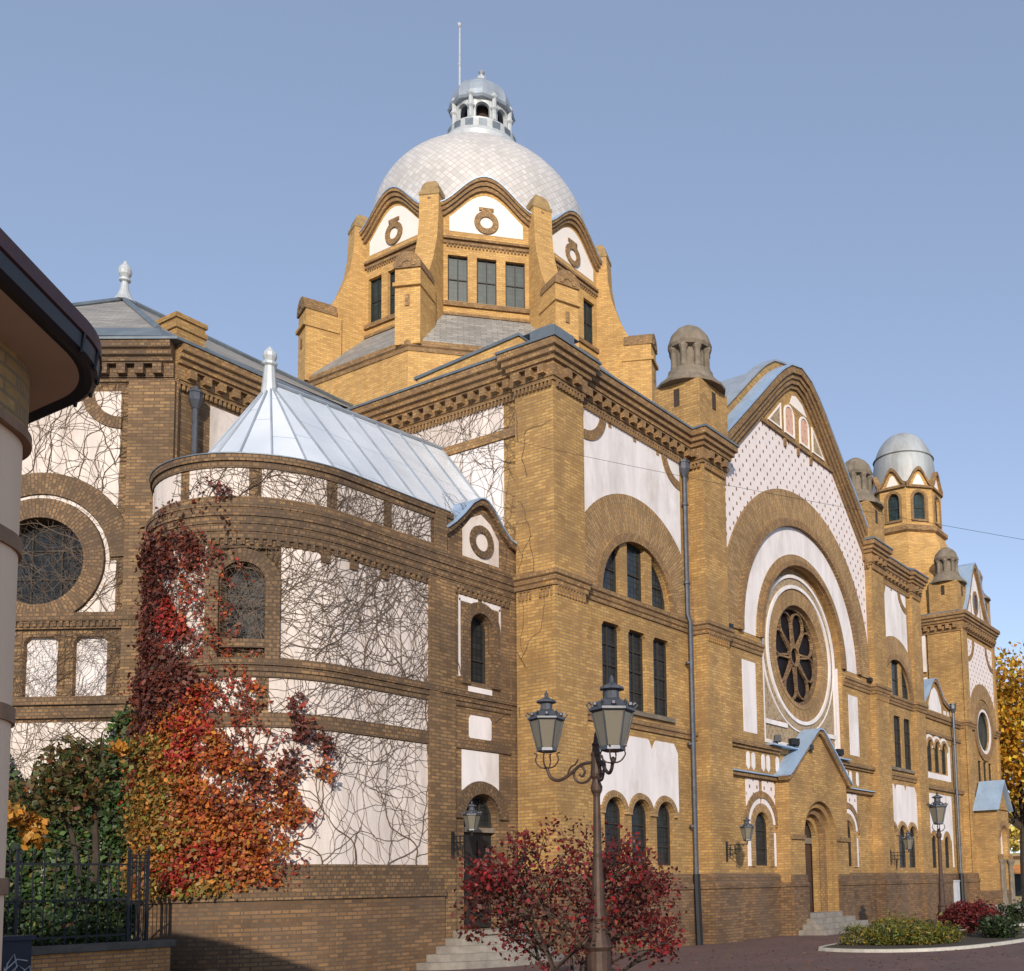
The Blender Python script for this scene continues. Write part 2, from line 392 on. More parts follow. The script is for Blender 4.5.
def window(F, outline, w, parent=SYN, glass='glass', t=.05, bars=(.5,), vbars=(), label=None, name='window'):
    us = [p[0] for p in outline]; vs = [p[1] for p in outline]
    u0, u1, v0, v1 = min(us), max(us), min(vs), max(vs); cu, cv = (u0 + u1) / 2, (v0 + v1) / 2
    fx = 1 - 2 * t / (u1 - u0); fy = 1 - 2 * t / (v1 - v0)
    inn = [(cu + (u - cu) * fx, cv + (v - cv) * fy) for u, v in outline]
    m = MB().strip(F, outline, inn, w - .05, w + .02, True)
    def chord(v, axis):
        xs = []
        L = inn + inn[:1]
        for a, b in zip(L, L[1:]):
            i = 1 if axis == 'h' else 0
            if (a[i] - v) * (b[i] - v) < 0: k = (v - a[i]) / (b[i] - a[i]); xs.append(a[1 - i] + k * (b[1 - i] - a[1 - i]))
        return (min(xs), max(xs)) if len(xs) > 1 else None
    for b in bars:
        v = v0 + (v1 - v0) * b; c = chord(v, 'h')
        if c: m.box(F, c[0], c[1], v - .02, v + .02, w - .04, w + .01)
    for b in vbars:
        u = u0 + (u1 - u0) * b; c = chord(u, 'v')
        if c: m.box(F, u - .02, u + .02, c[0], c[1], w - .042, w + .008)
    f = m.build(name, 'frame', parent, label)
    MB().plate(F, inn, (), w - .045, w - .03).build('pane', glass, f)
    return f

# ------------------------------------------------------------------ synagogue: transept front, window bays
C0 = 14.22
BW = FY(.2); LOW = FY(.12); RB = FY(0.)
def lunette(u0, u1, c, v0, r, n=8):
    """slice of a half-round between two mullions"""
    h = lambda u: v0 + math.sqrt(max(r * r - (u - c) ** 2, 0)); top = [(u1 + (u0 - u1) * i / n) for i in range(n + 1)]
    pts = [(u0, v0), (u1, v0)] + [(u, h(u)) for u in top]
    out = []
    for p in pts:
        if not out or (abs(p[0] - out[-1][0]) + abs(p[1] - out[-1][1])) > 1e-4: out.append(p)
    if abs(out[-1][0] - out[0][0]) + abs(out[-1][1] - out[0][1]) < 1e-4: out.pop()
    return out
def bay(x0, x1, c, pitch, ww, pl, pr, dp=.16):
    ops = [(c + k * pitch - ww / 2, c + k * pitch + ww / 2) for k in (-1, 0, 1)]
    r = pitch + ww / 2
    low = [arch(a, b, 2.36, 3.76, 10) for a, b in ops]
    mid = [[(a, 6.74), (b, 6.74), (b, 8.92), (b - .1, 9.06), (a + .1, 9.06), (a, 8.92)] for a, b in ops]
    lun = [lunette(max(a, c - r + .02), min(b, c + r - .02), c, 9.98, r) for a, b in ops]
    MB().plate(BW, rect(x0, x1, 0, 16), low + mid + lun, -.45, 0).build('wall', 'brick', SYN)
    for o in low: window(BW, o, -dp, bars=(.3, .62), vbars=(.5,))
    for o in mid: window(BW, o, -dp, bars=(.25, .5, .75), vbars=(.5,))
    for o in lun: window(BW, o, -dp, bars=(.45,), vbars=(.5,), glass='glass_blue')
    # arch rings
    rr = min(3.1, (x1 - x0) / 2 + .55)
    MB().ring(BW, c, 9.9, r + .3, rr, .02, PI - .02, 0, .05, 40).build('arch_trim', 'brick_arch', SYN)
    MB().ring(BW, c, 9.9, r + .06, r + .3, 0, PI, 0, .11, 36).build('arch_trim', 'brick_trim', SYN)
    # white panel above the arch
    k = 24; cy = 9.9; R2 = rr + .0
    xs = [pl + (pr - pl) * i / k for i in range(k + 1)]
    bot = [(x, cy + math.sqrt(max(R2 * R2 - (x - c) ** 2, .3))) for x in xs]
    MB().strip(BW, bot, [(x, 14.98) for x, _ in bot], .0, .012).build('stucco_panel', 'stucco', SYN)
    # corner quarter rings with brick edge
    for sx, px in ((1, pl), (-1, pr)):
        a0, a1 = (-PI / 2, 0) if sx > 0 else (PI, 1.5 * PI)
        MB().ring(BW, px, 15.0, .75, 1.02, a0, a1, 0, .045, 12).build('corner_ring', 'brick_trim', SYN)
    # little brick drops under the cornice
    for i in range(1, 4): u = pl + (pr - pl) * i / 4; MB().box(BW, u - .07, u + .07, 14.72, 14.99, 0, .03).build('brick_drop', 'brick_trim', SYN)
    # middle windows: sill and apron moulding
    MB().box(BW, ops[0][0] - .1, ops[2][1] + .1, 6.6, 6.73, -.05, .09).build('window_sill', 'stone', SYN)
    MB().box(BW, x0, x1, 6.2, 6.34, 0, .06).box(BW, x0, x1, 6.34, 6.46, 0, .1).build('string_course', 'brick_trim', SYN)
    # lower white panel with scalloped bottom
    r3 = .62; out = []
    p0, p1 = ops[0][0] - .42, ops[2][1] + .3
    cs = [(a + b) / 2 for a, b in ops]
    bot = []
    for i in range(61):
        x = p0 + (p1 - p0) * i / 60; y = 3.95
        for q in cs:
            if abs(x - q) < r3: y = max(y, 3.78 + math.sqrt(r3 * r3 - (x - q) ** 2))
        bot.append((x, y))
    top = []
    for i in range(61):
        x = p0 + (p1 - p0) * i / 60; y = 5.98
        for q in [(cs[0] + cs[1]) / 2, (cs[1] + cs[2]) / 2]:
            if abs(x - q) < .16: y = min(y, 5.98 - (.16 - abs(x - q)) * 1.8)
        e = min(x - p0, p1 - x)
        if e < .2: y = min(y, 5.98 - (.2 - e) * 1.4)
        top.append((x, y))
    MB().strip(BW, bot, top, 0, .012).build('stucco_panel', 'stucco', SYN)
    m = MB()
    for q in cs: m.ring(BW, q, 3.76, ww / 2 + .02, r3, 0, PI, 0, .06 + .002 * cs.index(q), 18)
    m.build('arch_trim', 'brick_arch', SYN)
bay(1.0, 7.0, 3.87, 1.235, .88, 1.5, 6.28)
bay(21.4, 25.75, 23.68, 1.18, .86, 21.85, 25.3, .09)

# piers
def pier(x0, x1, y0, y1, z1=16., m='brick', corner=None):
    MB().cube(x0, x1, y0, y1, 0, z1).build('pier', m, SYN)
pier(0, 1.26, 0, 1.31); pier(6.9, 8.26, -.3, .6); pier(20.2, 21.54, -.3, .6); pier(25.6, 26.72, 0, 1.2)
# side walls of the transept body
MB().plate(FX(.15), rect(1.2, 8.6, 0, 16.0), (), -.4, 0).build('wall', 'brick', SYN)
MB().cube(26.3, 26.7, 1.1, 8.4, 0, 16).build('wall', 'brick', SYN)
LW = FX(.15)
MB().box(LW, 4.2, 8.0, 14.12, 15.05, 0, .012).box(LW, 1.84, 4.2, 14.12, 15.05, 0, .012).build('stucco_panel', 'stucco_stained', SYN)
MB().box(LW, 1.84, 8.0, 9.9, 13.85, 0, .012).build('stucco_panel', 'stucco', SYN)
MB().box(LW, 1.3, 8.0, 13.86, 14.11, 0, .06).build('string_course', 'brick_trim', SYN)
for q in ([(0, .55), (0, .05)], [(0, 1.25), (0, .75)]): dentils(q, .12, .05, 0, .04, 9.25, 9.48, 'brick_trim')

# main cornice, string course and plinth
K = Vector((-5.2, 8.15)); AD = Vector((-.54, .8417)); A2 = K + AD * 7.0
apse_path = [(A2.x, A2.y + 4.6), (A2.x, A2.y), (K.x, K.y), (.15, 8.15), (.15, 1.31), (0, 1.31), (0, 0), (1.26, 0), (1.26, .2), (6.9, .2), (6.9, -.3), (8.26, -.3), (8.26, .3)]
right_path = [(20.2, .3), (20.2, -.3), (21.54, -.3), (21.54, .2), (25.6, .2), (25.6, 0), (26.72, 0), (26.72, 8.2)]
CORN = [(-.1, 15.0), (.05, 15.0), (.05, 15.08), (.09, 15.1), (.09, 15.46), (.17, 15.5), (.17, 15.6), (.25, 15.64), (.25, 15.76), (.33, 15.8), (.33, 15.98), (-.1, 15.98)]
for p, bk, i0, i1 in ((apse_path, 'brick_trim', 2, None), (right_path, 'brick_trim', 0, None)):
    pp = p[i0:i1]
    MB().sweep(pp, CORN).build('cornice', bk, SYN)
    dentils(pp, .42, .2, .085, .23, 15.16, 15.4, bk); dentils(pp, .13, .06, .0, .085, 14.84, 15.01, bk)
MB().sweep(apse_path[:3], CORN).build('cornice', 'brick_brown_trim', SYN)
dentils(apse_path[:3], .45, .22, .085, .24, 15.14, 15.42, 'brick_brown_trim')
FL = [(-.1, 15.985), (.37, 15.985), (.37, 16.05), (-.1, 16.3)]
MB().sweep(apse_path, FL).build('roof_flashing', 'zinc_dark', SYN)
MB().sweep(right_path, FL).build('roof_flashing', 'zinc_dark', SYN)
STR = [(-.05, 9.52), (.05, 9.52), (.05, 9.62), (.09, 9.66), (.09, 9.76), (.14, 9.8), (.14, 9.9), (-.05, 9.93)]
mid_l = [(.15, 1.28), (0, 1.28), (0, 0), (1.26, 0), (1.26, .2), (6.9, .2), (6.9, -.3), (8.26, -.3), (8.26, 0), (10.92, 0)]
mid_r = [(17.52, 0), (20.2, 0), (20.2, -.3), (21.54, -.3), (21.54, .2), (25.6, .2), (25.6, 0), (26.72, 0), (26.72, .6)]
for p in (mid_l, mid_r):
    MB().sweep(p, STR).build('string_course', 'brick_trim', SYN)
for q in (mid_l[2:4], mid_l[6:8], mid_r[2:4]): dentils(q, .12, .05, 0, .04, 9.28, 9.53, 'brick_trim')
PL = [(-.05, -.2), (.14, -.2), (.14, 1.62), (.18, 1.66), (.18, 1.8), (.11, 1.86), (.11, 2.02), (.06, 2.1), (-.05, 2.14)]
pl_l = [(.15, 1.28), (0, 1.28), (0, 0), (1.26, 0), (1.26, .2), (6.9, .2), (6.9, -.3), (8.26, -.3), (8.26, .12), (11.86, .12)]
pl_r = [(16.54, .12), (20.2, .12), (20.2, -.3), (21.54, -.3), (21.54, .2), (25.6, .2), (25.6, 0), (26.72, 0), (26.72, .5)]
for p in (pl_l, pl_r): MB().sweep(p, PL).build('plinth', 'brick_plinth', SYN)

# ------------------------------------------------------------------ synagogue: rose window gable
def bell(t, h0, h1, pw=1.): return h0 + (h1 - h0) * (.5 + .5 * math.cos(PI * min(1, abs(t)))) ** pw
GI = [(-5.98, 15.25), (-5.3, 15.9), (-4.4, 16.74), (-3.3, 17.76), (-2.3, 18.7), (-1.55, 19.4), (-1.0, 19.86), (-.5, 20.2), (0, 20.34)]
GI = [(C0 + x, z) for x, z in GI + [(-x, z) for x, z in GI[-2::-1]]]
def grow_curve(cv, d):
    out = []
    for i, (x, z) in enumerate(cv):
        a = Vector(cv[max(i - 1, 0)]); b = Vector(cv[min(i + 1, len(cv) - 1)]); t = (b - a).normalized(); n = Vector((-t.y, t.x))
        out.append((x + n.x * d, z + n.y * d))
    return out
RC = (C0, 10.15)
rec = [(C0 - 3.25, 6.55), (C0 + 3.25, 6.55)] + [(C0 + 3.25 * math.cos(PI * i / 36), 10.15 + 3.25 * math.sin(PI * i / 36)) for i in range(37)]
MB().plate(RB, [(8.0, 6.3), (20.4, 6.3)] + [(min(20.4, max(8.0, x)), z) for x, z in GI[::-1]], [rec], -.25, 0).build('wall', 'brick', SYN)
# dotted white field between arch band and gable
n = 48; top = [];
def gz(x):
    for a, b in zip(GI, GI[1:]):
        if a[0] <= x <= b[0]: return a[1] + (b[1] - a[1]) * (x - a[0]) / (b[0] - a[0])
    return GI[0][1]
lo, hi = [], []
for i in range(n + 1):
    x = 8.27 + (20.19 - 8.27) * i / n; d = abs(x - C0)
    b = 10.15 + math.sqrt(max(6.05 ** 2 - d * d, 0.)); t = min(gz(x), 18.06)
    lo.append((x, min(b, t - .01))); hi.append((x, t))
MB().strip(RB, lo, hi, 0, .012).build('dotted_panel', 'dots', SYN)
MB().ring(RB, *RC, 4.97, 6.03, 0, PI, 0, .06, 60).build('arch_trim', 'brick_arch', SYN)
MB().ring(RB, *RC, 4.70, 4.97, 0, PI, 0, .16, 60).build('arch_trim', 'brick_trim', SYN)
MB().ring(RB, *RC, 3.68, 4.695, 0, PI, 0, .014, 60).build('stucco_panel', 'stucco', SYN)
MB().ring(RB, *RC, 3.46, 3.68, 0, PI, 0, .05, 60).build('arch_trim', 'brick_arch', SYN)
MB().ring(RB, *RC, 3.27, 3.46, 0, PI, 0, .14, 60).build('arch_trim', 'brick_trim', SYN)
# recess
RE = FY(.24)
MB().plate(RE, [(C0 - 3.3, 6.5), (C0 + 3.3, 6.5)] + [(C0 + 3.3 * math.cos(PI * i / 36), 10.15 + 3.3 * math.sin(PI * i / 36)) for i in range(37)], [circ(C0, 10.15, 1.9)], -.5, 0).build('rose_recess', 'brick_arch', SYN)
rw = thing_rose = MB().ring(RE, *RC, 1.86, 2.02, 0, 2 * PI, -.25, .05, 56).ring(RE, *RC, 2.02, 2.47, 0, 2 * PI, 0, .03, 56).build('rose_window', 'brick_arch', SYN, 'round window with eight petal stone tracery inside pale rings')
m = MB()
m.ring(RE, *RC, 2.47, 2.6, 0, 2 * PI, 0, .09, 56)
m.build('ring_moulding', 'stucco', rw)
MB().ring(RE, *RC, 2.6, 2.86, 0, 2 * PI, 0, .03, 56).build('patterned_band', 'pattern', rw)
MB().ring(RE, *RC, 2.86, 2.98, 0, PI, 0, .085, 40).box(RE, C0 - 2.98, C0 - 2.86, 6.75, 10.15, 0, .085).box(RE, C0 + 2.86, C0 + 2.98, 6.75, 10.15, 0, .085)\
    .box(RE, C0 - 3.24, C0 - 3.14, 6.75, 10.15, 0, .08).box(RE, C0 + 3.14, C0 + 3.24, 6.75, 10.15, 0, .08).box(RE, C0 - 2.86, C0 - 1.2, 7.3, 7.46, 0, .08).box(RE, C0 + 1.2, C0 + 2.86, 7.3, 7.46, 0, .08)\
    .box(RE, C0 - 3.14, C0 + 3.14, 6.62, 6.75, 0, .08).ring(RE, *RC, 2.86, 2.91, PI, 2 * PI, 0, .06, 30).build('square_frame', 'stucco', rw)
sp = MB()
for s in (-1, 1):
    poly = [(C0 + s * 2.85, 7.47), (C0 + s * 2.85, 10.0)] + [(C0 + s * 2.92 * math.cos(a), 10.15 - 2.92 * math.sin(a)) for a in [.12 + i * .09 for i in range(12)]] 
    poly = [(x, z) for x, z in poly if z >= 7.47]
    sp.plate(RE, poly, (), 0, .02)
sp.box(RE, C0 - 2.85, C0 + 2.85, 6.76, 7.29, 0, .02)
sp.build('patterned_band', 'pattern', rw)
# tracery
m = MB(); GY = FY(.5)
m.ring(GY, *RC, .30, .4, 0, 2 * PI, 0, .12, 24).ring(GY, *RC, 1.74, 1.9, 0, 2 * PI, 0, .13, 48)
for k in range(8):
    a = PI / 8 + k * PI / 4 + .12
    cx, cz = C0 + 1.24 * math.cos(a), 10.15 + 1.24 * math.sin(a)
    m.ring(GY, cx, cz, .425, .49, a - 2.25, a + 2.25, .004 * (k % 2), .1 + .003 * (k % 2), 16)
    for s in (-1, 1):
        b = a + s * 2.25; p0 = (cx + .458 * math.cos(b), cz + .465 * math.sin(b)); q = a + s * .2
        p1 = (C0 + .38 * math.cos(q), 10.15 + .38 * math.sin(q)); d = Vector((p1[0] - p0[0], p1[1] - p0[1])).normalized(); nn = Vector((-d.y, d.x)) * .035
        m.strip(GY, [(p0[0] + nn.x, p0[1] + nn.y), (p1[0] + nn.x, p1[1] + nn.y)], [(p0[0] - nn.x, p0[1] - nn.y), (p1[0] - nn.x, p1[1] - nn.y)], .006, .095 + .001 * s)
m.build('tracery', 'brick_brown', rw)
MB().plate(GY, circ(C0, 10.15, 1.9), (), -.06, -.03).build('pane', 'glass_rose', rw)
# tall white side panels, recess top
for s in (-1, 1):
    a, b = sorted((C0 + s * 3.78, C0 + s * 4.68))
    MB().box(RB, a, b, 6.78, 9.2, 0, .012).build('stucco_panel', 'stucco', SYN)
# gable moulding, parapet and metal coping
G1 = grow_curve(GI, .16); G2 = grow_curve(GI, .34); G3 = grow_curve(GI, .52); G4 = grow_curve(GI, .78)
MB().strip(RB, GI, G1, -.2, .08).build('gable_moulding', 'brick_trim', SYN)
MB().strip(RB, G1, G2, -.2, .16).strip(RB, G2, G3, -.2, .22).strip(RB, G3, G4, -.2, .3).build('gable_moulding', 'brick_trim', SYN)
G5 = grow_curve(GI, .84)
MB().strip(RB, G4, G5, -.35, .34).build('gable_coping', 'zinc_blue', SYN)
G6 = grow_curve(GI, 1.1); G7 = grow_curve(GI, 1.17)
MB().strip(RB, G3, G6, -.75, -.36).build('gable_parapet', 'brick', SYN)
MB().strip(RB, G6, G7, -.8, -.3).build('gable_coping', 'zinc', SYN)
G8 = grow_curve(GI, .95)
MB().strip(RB, GI, G8, -9.5, -.76).build('roof', 'zinc', SYN)
# gable top: beam, posts and arched panels
MB().box(RB, C0 - 2.85, C0 + 2.95, 18.06, 18.2, 0, .1).box(RB, C0 - .07, C0 + .07, 17.75, 18.06, 0, .08).box(RB, C0 - 1.15, C0 - 1.0, 17.75, 18.06, 0, .08).box(RB, C0 + 1.0, C0 + 1.15, 17.75, 18.06, 0, .08).build('gable_beam', 'brick_trim', SYN)
for c in (-.62, .62):
    o = arch(C0 + c - .4, C0 + c + .4, 18.32, 19.1)
    inn = arch(C0 + c - .32, C0 + c + .32, 18.4, 19.1)
    p = MB().plate(RB, inn, (), 0, .02).build('arched_panel', 'pink', SYN)
    MB().strip(RB, o, inn, 0, .05, True).build('panel_border', 'stucco_warm', p)
for s in (-1, 1):
    tri = [(C0 + s * 1.28, 18.33), (C0 + s * 2.35, 18.33), (C0 + s * 1.28, 19.35)]
    c = (C0 + s * 1.64, 18.62); inn = [(c[0] + (x - c[0]) * .78, c[1] + (z - c[1]) * .78) for x, z in tri]
    p = MB().plate(RB, inn, (), 0, .02).build('triangular_panel', 'pattern', SYN)
    MB().strip(RB, tri, inn, 0, .05, True).build('panel_border', 'stucco_warm', p)
cap = [(C0 + x, z) for x, z in [(-.5, 19.62), (.9, 19.58), (.55, 19.95), (0, 20.1), (-.3, 20.0)]]
MB().plate(RB, cap, (), 0, .015).build('stucco_panel', 'stucco_warm', SYN)

# lower wall of the rose bay
sw = [arch(C0 - 3.95, C0 - 2.98, 2.38, 3.68, 12), arch(C0 + 2.98, C0 + 3.95, 2.38, 3.68, 12)]
portal = arch(C0 - 1.15, C0 + 1.15, .7, 3.3, 14)
MB().plate(LOW, rect(8.1, 20.3, 0, 6.4), sw + [portal], -.4, 0).build('wall', 'brick', SYN)
for o in sw: window(LOW, o, -.1, bars=(.33, .66), vbars=(.5,))
for s in (-1, 1):
    c = C0 + s * 3.465
    MB().ring(LOW, c, 3.68, .5, .78, 0, PI, 0, .05, 20).box(LOW, c - .78, c - .5, 2.35, 3.68, 0, .05).box(LOW, c + .5, c + .78, 2.35, 3.68, 0, .05).build('arch_trim', 'brick_arch', SYN)
    MB().ring(LOW, c, 3.68, .79, .97, .1, PI / 2 - .08, 0, .03, 14).ring(LOW, c, 3.68, .79, .97, PI / 2 + .08, PI - .1, 0, .03, 14).box(LOW, c - .97, c - .79, 2.36, 3.5, 0, .03).box(LOW, c + .79, c + .97, 2.36, 3.5, 0, .03).build('white_arch_band', 'stucco', SYN)
    m = MB()
    for k in (-1, 1):
        m.plate(LOW, [(c + k * .12, 5.25), (c + k * .12, 4.9), (c + k * .3, 4.75), (c + k * .62, 4.55), (c + k * .72, 4.2), (c + k * 1.0, 4.2), (c + k * 1.0, 5.25)][::k], (), 0, .02)
    m.build('stucco_patch', 'dots', SYN)
    MB().ring(LOW, c, 3.68, .975, 1.2, 0, PI, 0, .06, 24).build('arch_trim', 'brick_trim', SYN)
    # parapet with small arched plaques
    a, b = (8.27, 11.95) if s < 0 else (16.5, 20.18)
    MB().box(LOW, a, b, 5.42, 6.32, 0, .1).build('parapet', 'brick', SYN)
    MB().box(LOW, a, b, 6.32, 6.46, 0, .26).box(LOW, a, b, 6.22, 6.32, 0, .18).build('string_course', 'brick_trim', SYN)
    MB().box(LOW, a, b, 5.3, 5.42, 0, .14).build('string_course', 'brick_trim', SYN)
    MB().plate(Frame((0, .12, 0), (1, 0, 0), (0, -1, 0)), rect(a, b, 5.42, 5.46), (), .0, .22).build('ledge_flashing', 'zinc_blue', SYN)
    for q in ((-.95, -.6, .08, .43, 1.1) if s < 0 else (-1.2, -.55, -.08, .3, .95)):
        MB().plate(LOW, arch(c + q - .12, c + q + .12, 5.66, 6.02, 8), (), .1, .115).plate(LOW, [(c + q - .12, 5.66), (c + q, 5.54), (c + q + .12, 5.66)], (), .1, .115).build('arched_plaque', 'stucco', SYN)
MB().plate(FY(.12), rect(C0 - 3.2, C0 + 3.2, 6.47, 6.52), (), 0, .42).build('ledge_flashing', 'zinc_blue', SYN)

# porch
PF = FY(-.42); PX0, PX1 = 11.85, 16.55
def porch_poly(d=0):
    return [(PX0 - d, 0 if not d else 5.42), (PX1 + d, 0 if not d else 5.42), (PX1 + d, 5.42), (C0 + .3, 6.95 + d), (C0 + .12, 7.1 + d), (C0 - .12, 7.1 + d), (C0 - .3, 6.95 + d), (PX0 - d, 5.42)]
MB().plate(PF, [(PX0, 0), (PX1, 0), (PX1, 5.4), (C0 + .3, 6.98), (C0 + .1, 7.12), (C0 - .1, 7.12), (C0 - .3, 6.98), (PX0, 5.4)], [arch(C0 - 1.32, C0 + 1.32, .7, 3.38, 20)], -.54, 0).build('porch', 'brick', SYN)
gl = [(PX0 - .18, 5.3), (PX0 + .05, 5.44), (C0 - .32, 7.0), (C0 - .1, 7.14), (C0 + .1, 7.14), (C0 + .32, 7.0), (PX1 - .05, 5.44), (PX1 + .18, 5.3)]
MB().strip(PF, gl, grow_curve(gl, .16), -.3, .12).build('gable_moulding', 'brick_trim', SYN)
MB().strip(PF, grow_curve(gl, .16), grow_curve(gl, .21), -.54, .2).build('gable_coping', 'zinc_blue', SYN)
for i, (w, r) in enumerate(((-.16, 1.1), (-.34, .88), (-.54, .68))):
    MB().ring(PF, C0, 3.38, r, 1.35, 0, PI, w - .18, w, 24).box(PF, C0 - 1.35, C0 - r, .7, 3.38, w - .18, w).box(PF, C0 + r, C0 + 1.35, .7, 3.38, w - .18, w).build('archivolt', 'brick_trim' if i % 2 else 'brick', SYN)
for a, b in ((PX0 - .02, C0 - 1.33), (C0 + 1.33, PX1 + .02)): MB().box(PF, a, b, 3.28, 3.44, 0, .07).build('impost', 'brick_trim', SYN)
for q in (-1, 1):
    m = MB()
    for z0, z1, o, w in ((-.1, 1.66, .1, .12), (1.66, 1.8, .14, .16), (1.8, 2.06, .05, .09)):
        a, b = sorted((C0 + q * 1.33, (PX0 - o) if q < 0 else (PX1 + o))); m.box(PF, a, b, z0, z1, 0, w)
    if q < 0: m.box(FX(PX0), -.42, .1, -.1, 1.66, 0, .11).box(FX(PX0), -.42, .1, 1.66, 1.8, 0, .15)
    m.build('plinth', 'brick_plinth', SYN)
d = MB().box(PF, C0 - .7, C0 + .7, .72, 3.2, -.85, -.78).build('door', 'door_brown', SYN, 'brown wooden main door deep in the stepped arch')
m = MB()
for c in (-.36, .36):
    for z0, z1 in ((.9, 1.7), (1.85, 3.05)): m.box(PF, C0 + c - .24, C0 + c + .24, z0, z1, -.78, -.74)
m.build('door_panel', 'door_brown', d)
MB().box(PF, C0 - .72, C0 + .72, 3.21, 3.42, -.86, -.72).build('door_lintel', 'stone', SYN)
MB().box(PF, C0 - .75, C0 + .75, 3.4, 4.2, -.9, -.8).build('tympanum', 'dark', SYN)
m = MB()
for i in range(4): m.cube(C0 - 1.3 - .32 * (3 - i) , C0 + 1.3 + .38 * (3 - i) + (.5 if i == 0 else 0), -.55 - .34 * (3 - i), .2, -.05, .18 * (i + 1) - .005)
m.build('steps', 'step_stone', SYN)

# stone crowned pedestals on the piers
def pinnacle(x, y, z, s, m='brick', h=1.7):
    a = .84 * s
    p = MB().cube(x - a, x + a, y - a, y + a, z - .2, z + h * s).cube(x - a * 1.0 - .03, x + a + .03, y - a - .03, y + a + .03, z + .1 * s, z + .22 * s).build('pinnacle', m, SYN)
    b = z + h * s
    MB().box(FY(y - a), x - .1 * s, x + .1 * s, b - .75 * s, b - .2 * s, .0, .02).build('slot', 'dark', p); MB().box(FX(x - a), y - .1 * s, y + .1 * s, b - .75 * s, b - .2 * s, 0, .02).build('slot', 'dark', p)
    q = MB().lathe((x, y), [(r * s, b + zz * s) for r, zz in ((1.12, 0), (1.12, .08), (1.02, .16), (.85, .34), (.74, .5), (.72, .62), (.66, .66), (.5, .68), (.5, 1.34), (.68, 1.38), (.72, 1.5), (.68, 1.62), (.6, 1.85), (.42, 2.06), (.2, 2.2), (.05, 2.25))], 16)
    for k in range(8):
        t = k * PI / 4 + .2; c = (x + .56 * s * math.cos(t), y + .56 * s * math.sin(t))
        q.lathe(c, [(.1 * s, b + .64 * s), (.12 * s, b + .7 * s), (.1 * s, b + .8 * s), (.1 * s, b + 1.2 * s), (.15 * s, b + 1.32 * s), (.15 * s, b + 1.4 * s)], 8)
    q.build('stone_crown', 'stone', p)
pinnacle(7.58, .5, 16.0, 1.02); pinnacle(20.87, .5, 16.0, 1.02)

# ------------------------------------------------------------------ roofs of the transept body and nave
def roof_loft(name, polys, m, label=None): return MB().loft(polys).build(name, m, SYN, label)
roof_loft('roof', [[(-.1, .0, 16.1), (8.4, .1, 16.1), (8.4, 8.3, 16.1), (.1, 8.3, 16.1)], [(1.4, 1.8, 16.75), (8.4, 1.8, 16.75), (8.4, 8.3, 16.75), (1.4, 8.3, 16.75)]], 'slate')
roof_loft('roof', [[(20.1, .1, 16.1), (26.8, .1, 16.1), (26.8, 8.3, 16.1), (20.1, 8.3, 16.1)], [(20.1, 1.8, 16.7), (25.4, 1.8, 16.7), (25.4, 8.3, 16.7), (20.1, 8.3, 16.7)]], 'slate')
MB().cube(-.32, .5, -.32, .5, 16.06, 16.3).loft([[(-.28, -.28, 16.3), (.8, -.28, 16.3), (.8, .8, 16.3), (-.28, .8, 16.3)], [(.1, .1, 16.62), (.6, .1, 16.62), (.6, .6, 16.62), (.1, .6, 16.62)]]).build('corner_cap', 'zinc_dark', SYN)
# apse and nave walls
APF = Frame((K.x, K.y, 0), (AD.x, AD.y, 0), (-.8417, -.54, 0))
rw_c = (3.2, 10.3)
blind = [(1.48, 2.3), (2.68, 3.51), (3.9, 4.73)]
niche = [[(a, 6.86), (b, 6.86), (b, 8.25), (b - .12, 8.38), (a + .12, 8.38), (a, 8.25)] for a, b in blind]
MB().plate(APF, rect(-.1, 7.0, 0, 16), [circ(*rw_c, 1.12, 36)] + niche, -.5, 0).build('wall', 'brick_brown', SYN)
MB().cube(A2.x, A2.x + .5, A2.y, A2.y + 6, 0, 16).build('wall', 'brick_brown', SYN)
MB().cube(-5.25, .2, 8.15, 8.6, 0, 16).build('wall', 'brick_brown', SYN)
MB().box(FY(8.15), -4.2, .1, 9.9, 14.75, 0, .012).build('stucco_panel', 'stucco_stained', SYN)
ow = window(APF, circ(*rw_c, 1.12, 36), -.3, bars=(.33, .66), vbars=(.33, .66), label='large round dark window in the creeper covered wall')
MB().ring(APF, *rw_c, 1.12, 1.62, 0, 2 * PI, 0, .1, 40).build('ring_moulding', 'brick_brown_trim', ow)
MB().ring(APF, *rw_c, 1.63, 1.72, 0, 2 * PI, 0, .02, 40).build('white_ring', 'stucco_stained', ow)
MB().ring(APF, *rw_c, 1.74, 2.3, .05, PI - .05, 0, .06, 36).build('arch_trim', 'brick_brown_trim', SYN)
up = [(1.32 + (5.2 - 1.32) * i / 30) for i in range(31)]
MB().strip(APF, [(u, 10.3 + math.sqrt(max(2.31 ** 2 - (u - 3.2) ** 2, 0)) if abs(u - 3.2) < 2.31 else 10.3) for u in up], [(u, 14.75) for u in up], 0, .012).build('stucco_panel', 'stucco_stained', SYN)
lo_, hi_ = [], []
for u in up:
    if abs(u - 3.2) < 1.75: hi_.append((u, 10.3 - math.sqrt(1.75 ** 2 - (u - 3.2) ** 2)))
    else: hi_.append((u, 10.3))
    lo_.append((u, 8.98))
lo_ = [(u, min(a, b - .005)) for (u, a), (_, b) in zip(lo_, hi_)]
MB().strip(APF, lo_, hi_, 0, .012).build('stucco_panel', 'stucco_stained', SYN)
MB().ring(APF, 1.28, 14.78, .72, 1.02, -PI / 2, .02, 0, .06, 12).build('corner_ring', 'brick_brown_trim', SYN)
for o in niche: MB().plate(APF, [(u * .999 + .002, v) for u, v in o], (), -.16, -.15).build('blind_window', 'stucco', SYN)
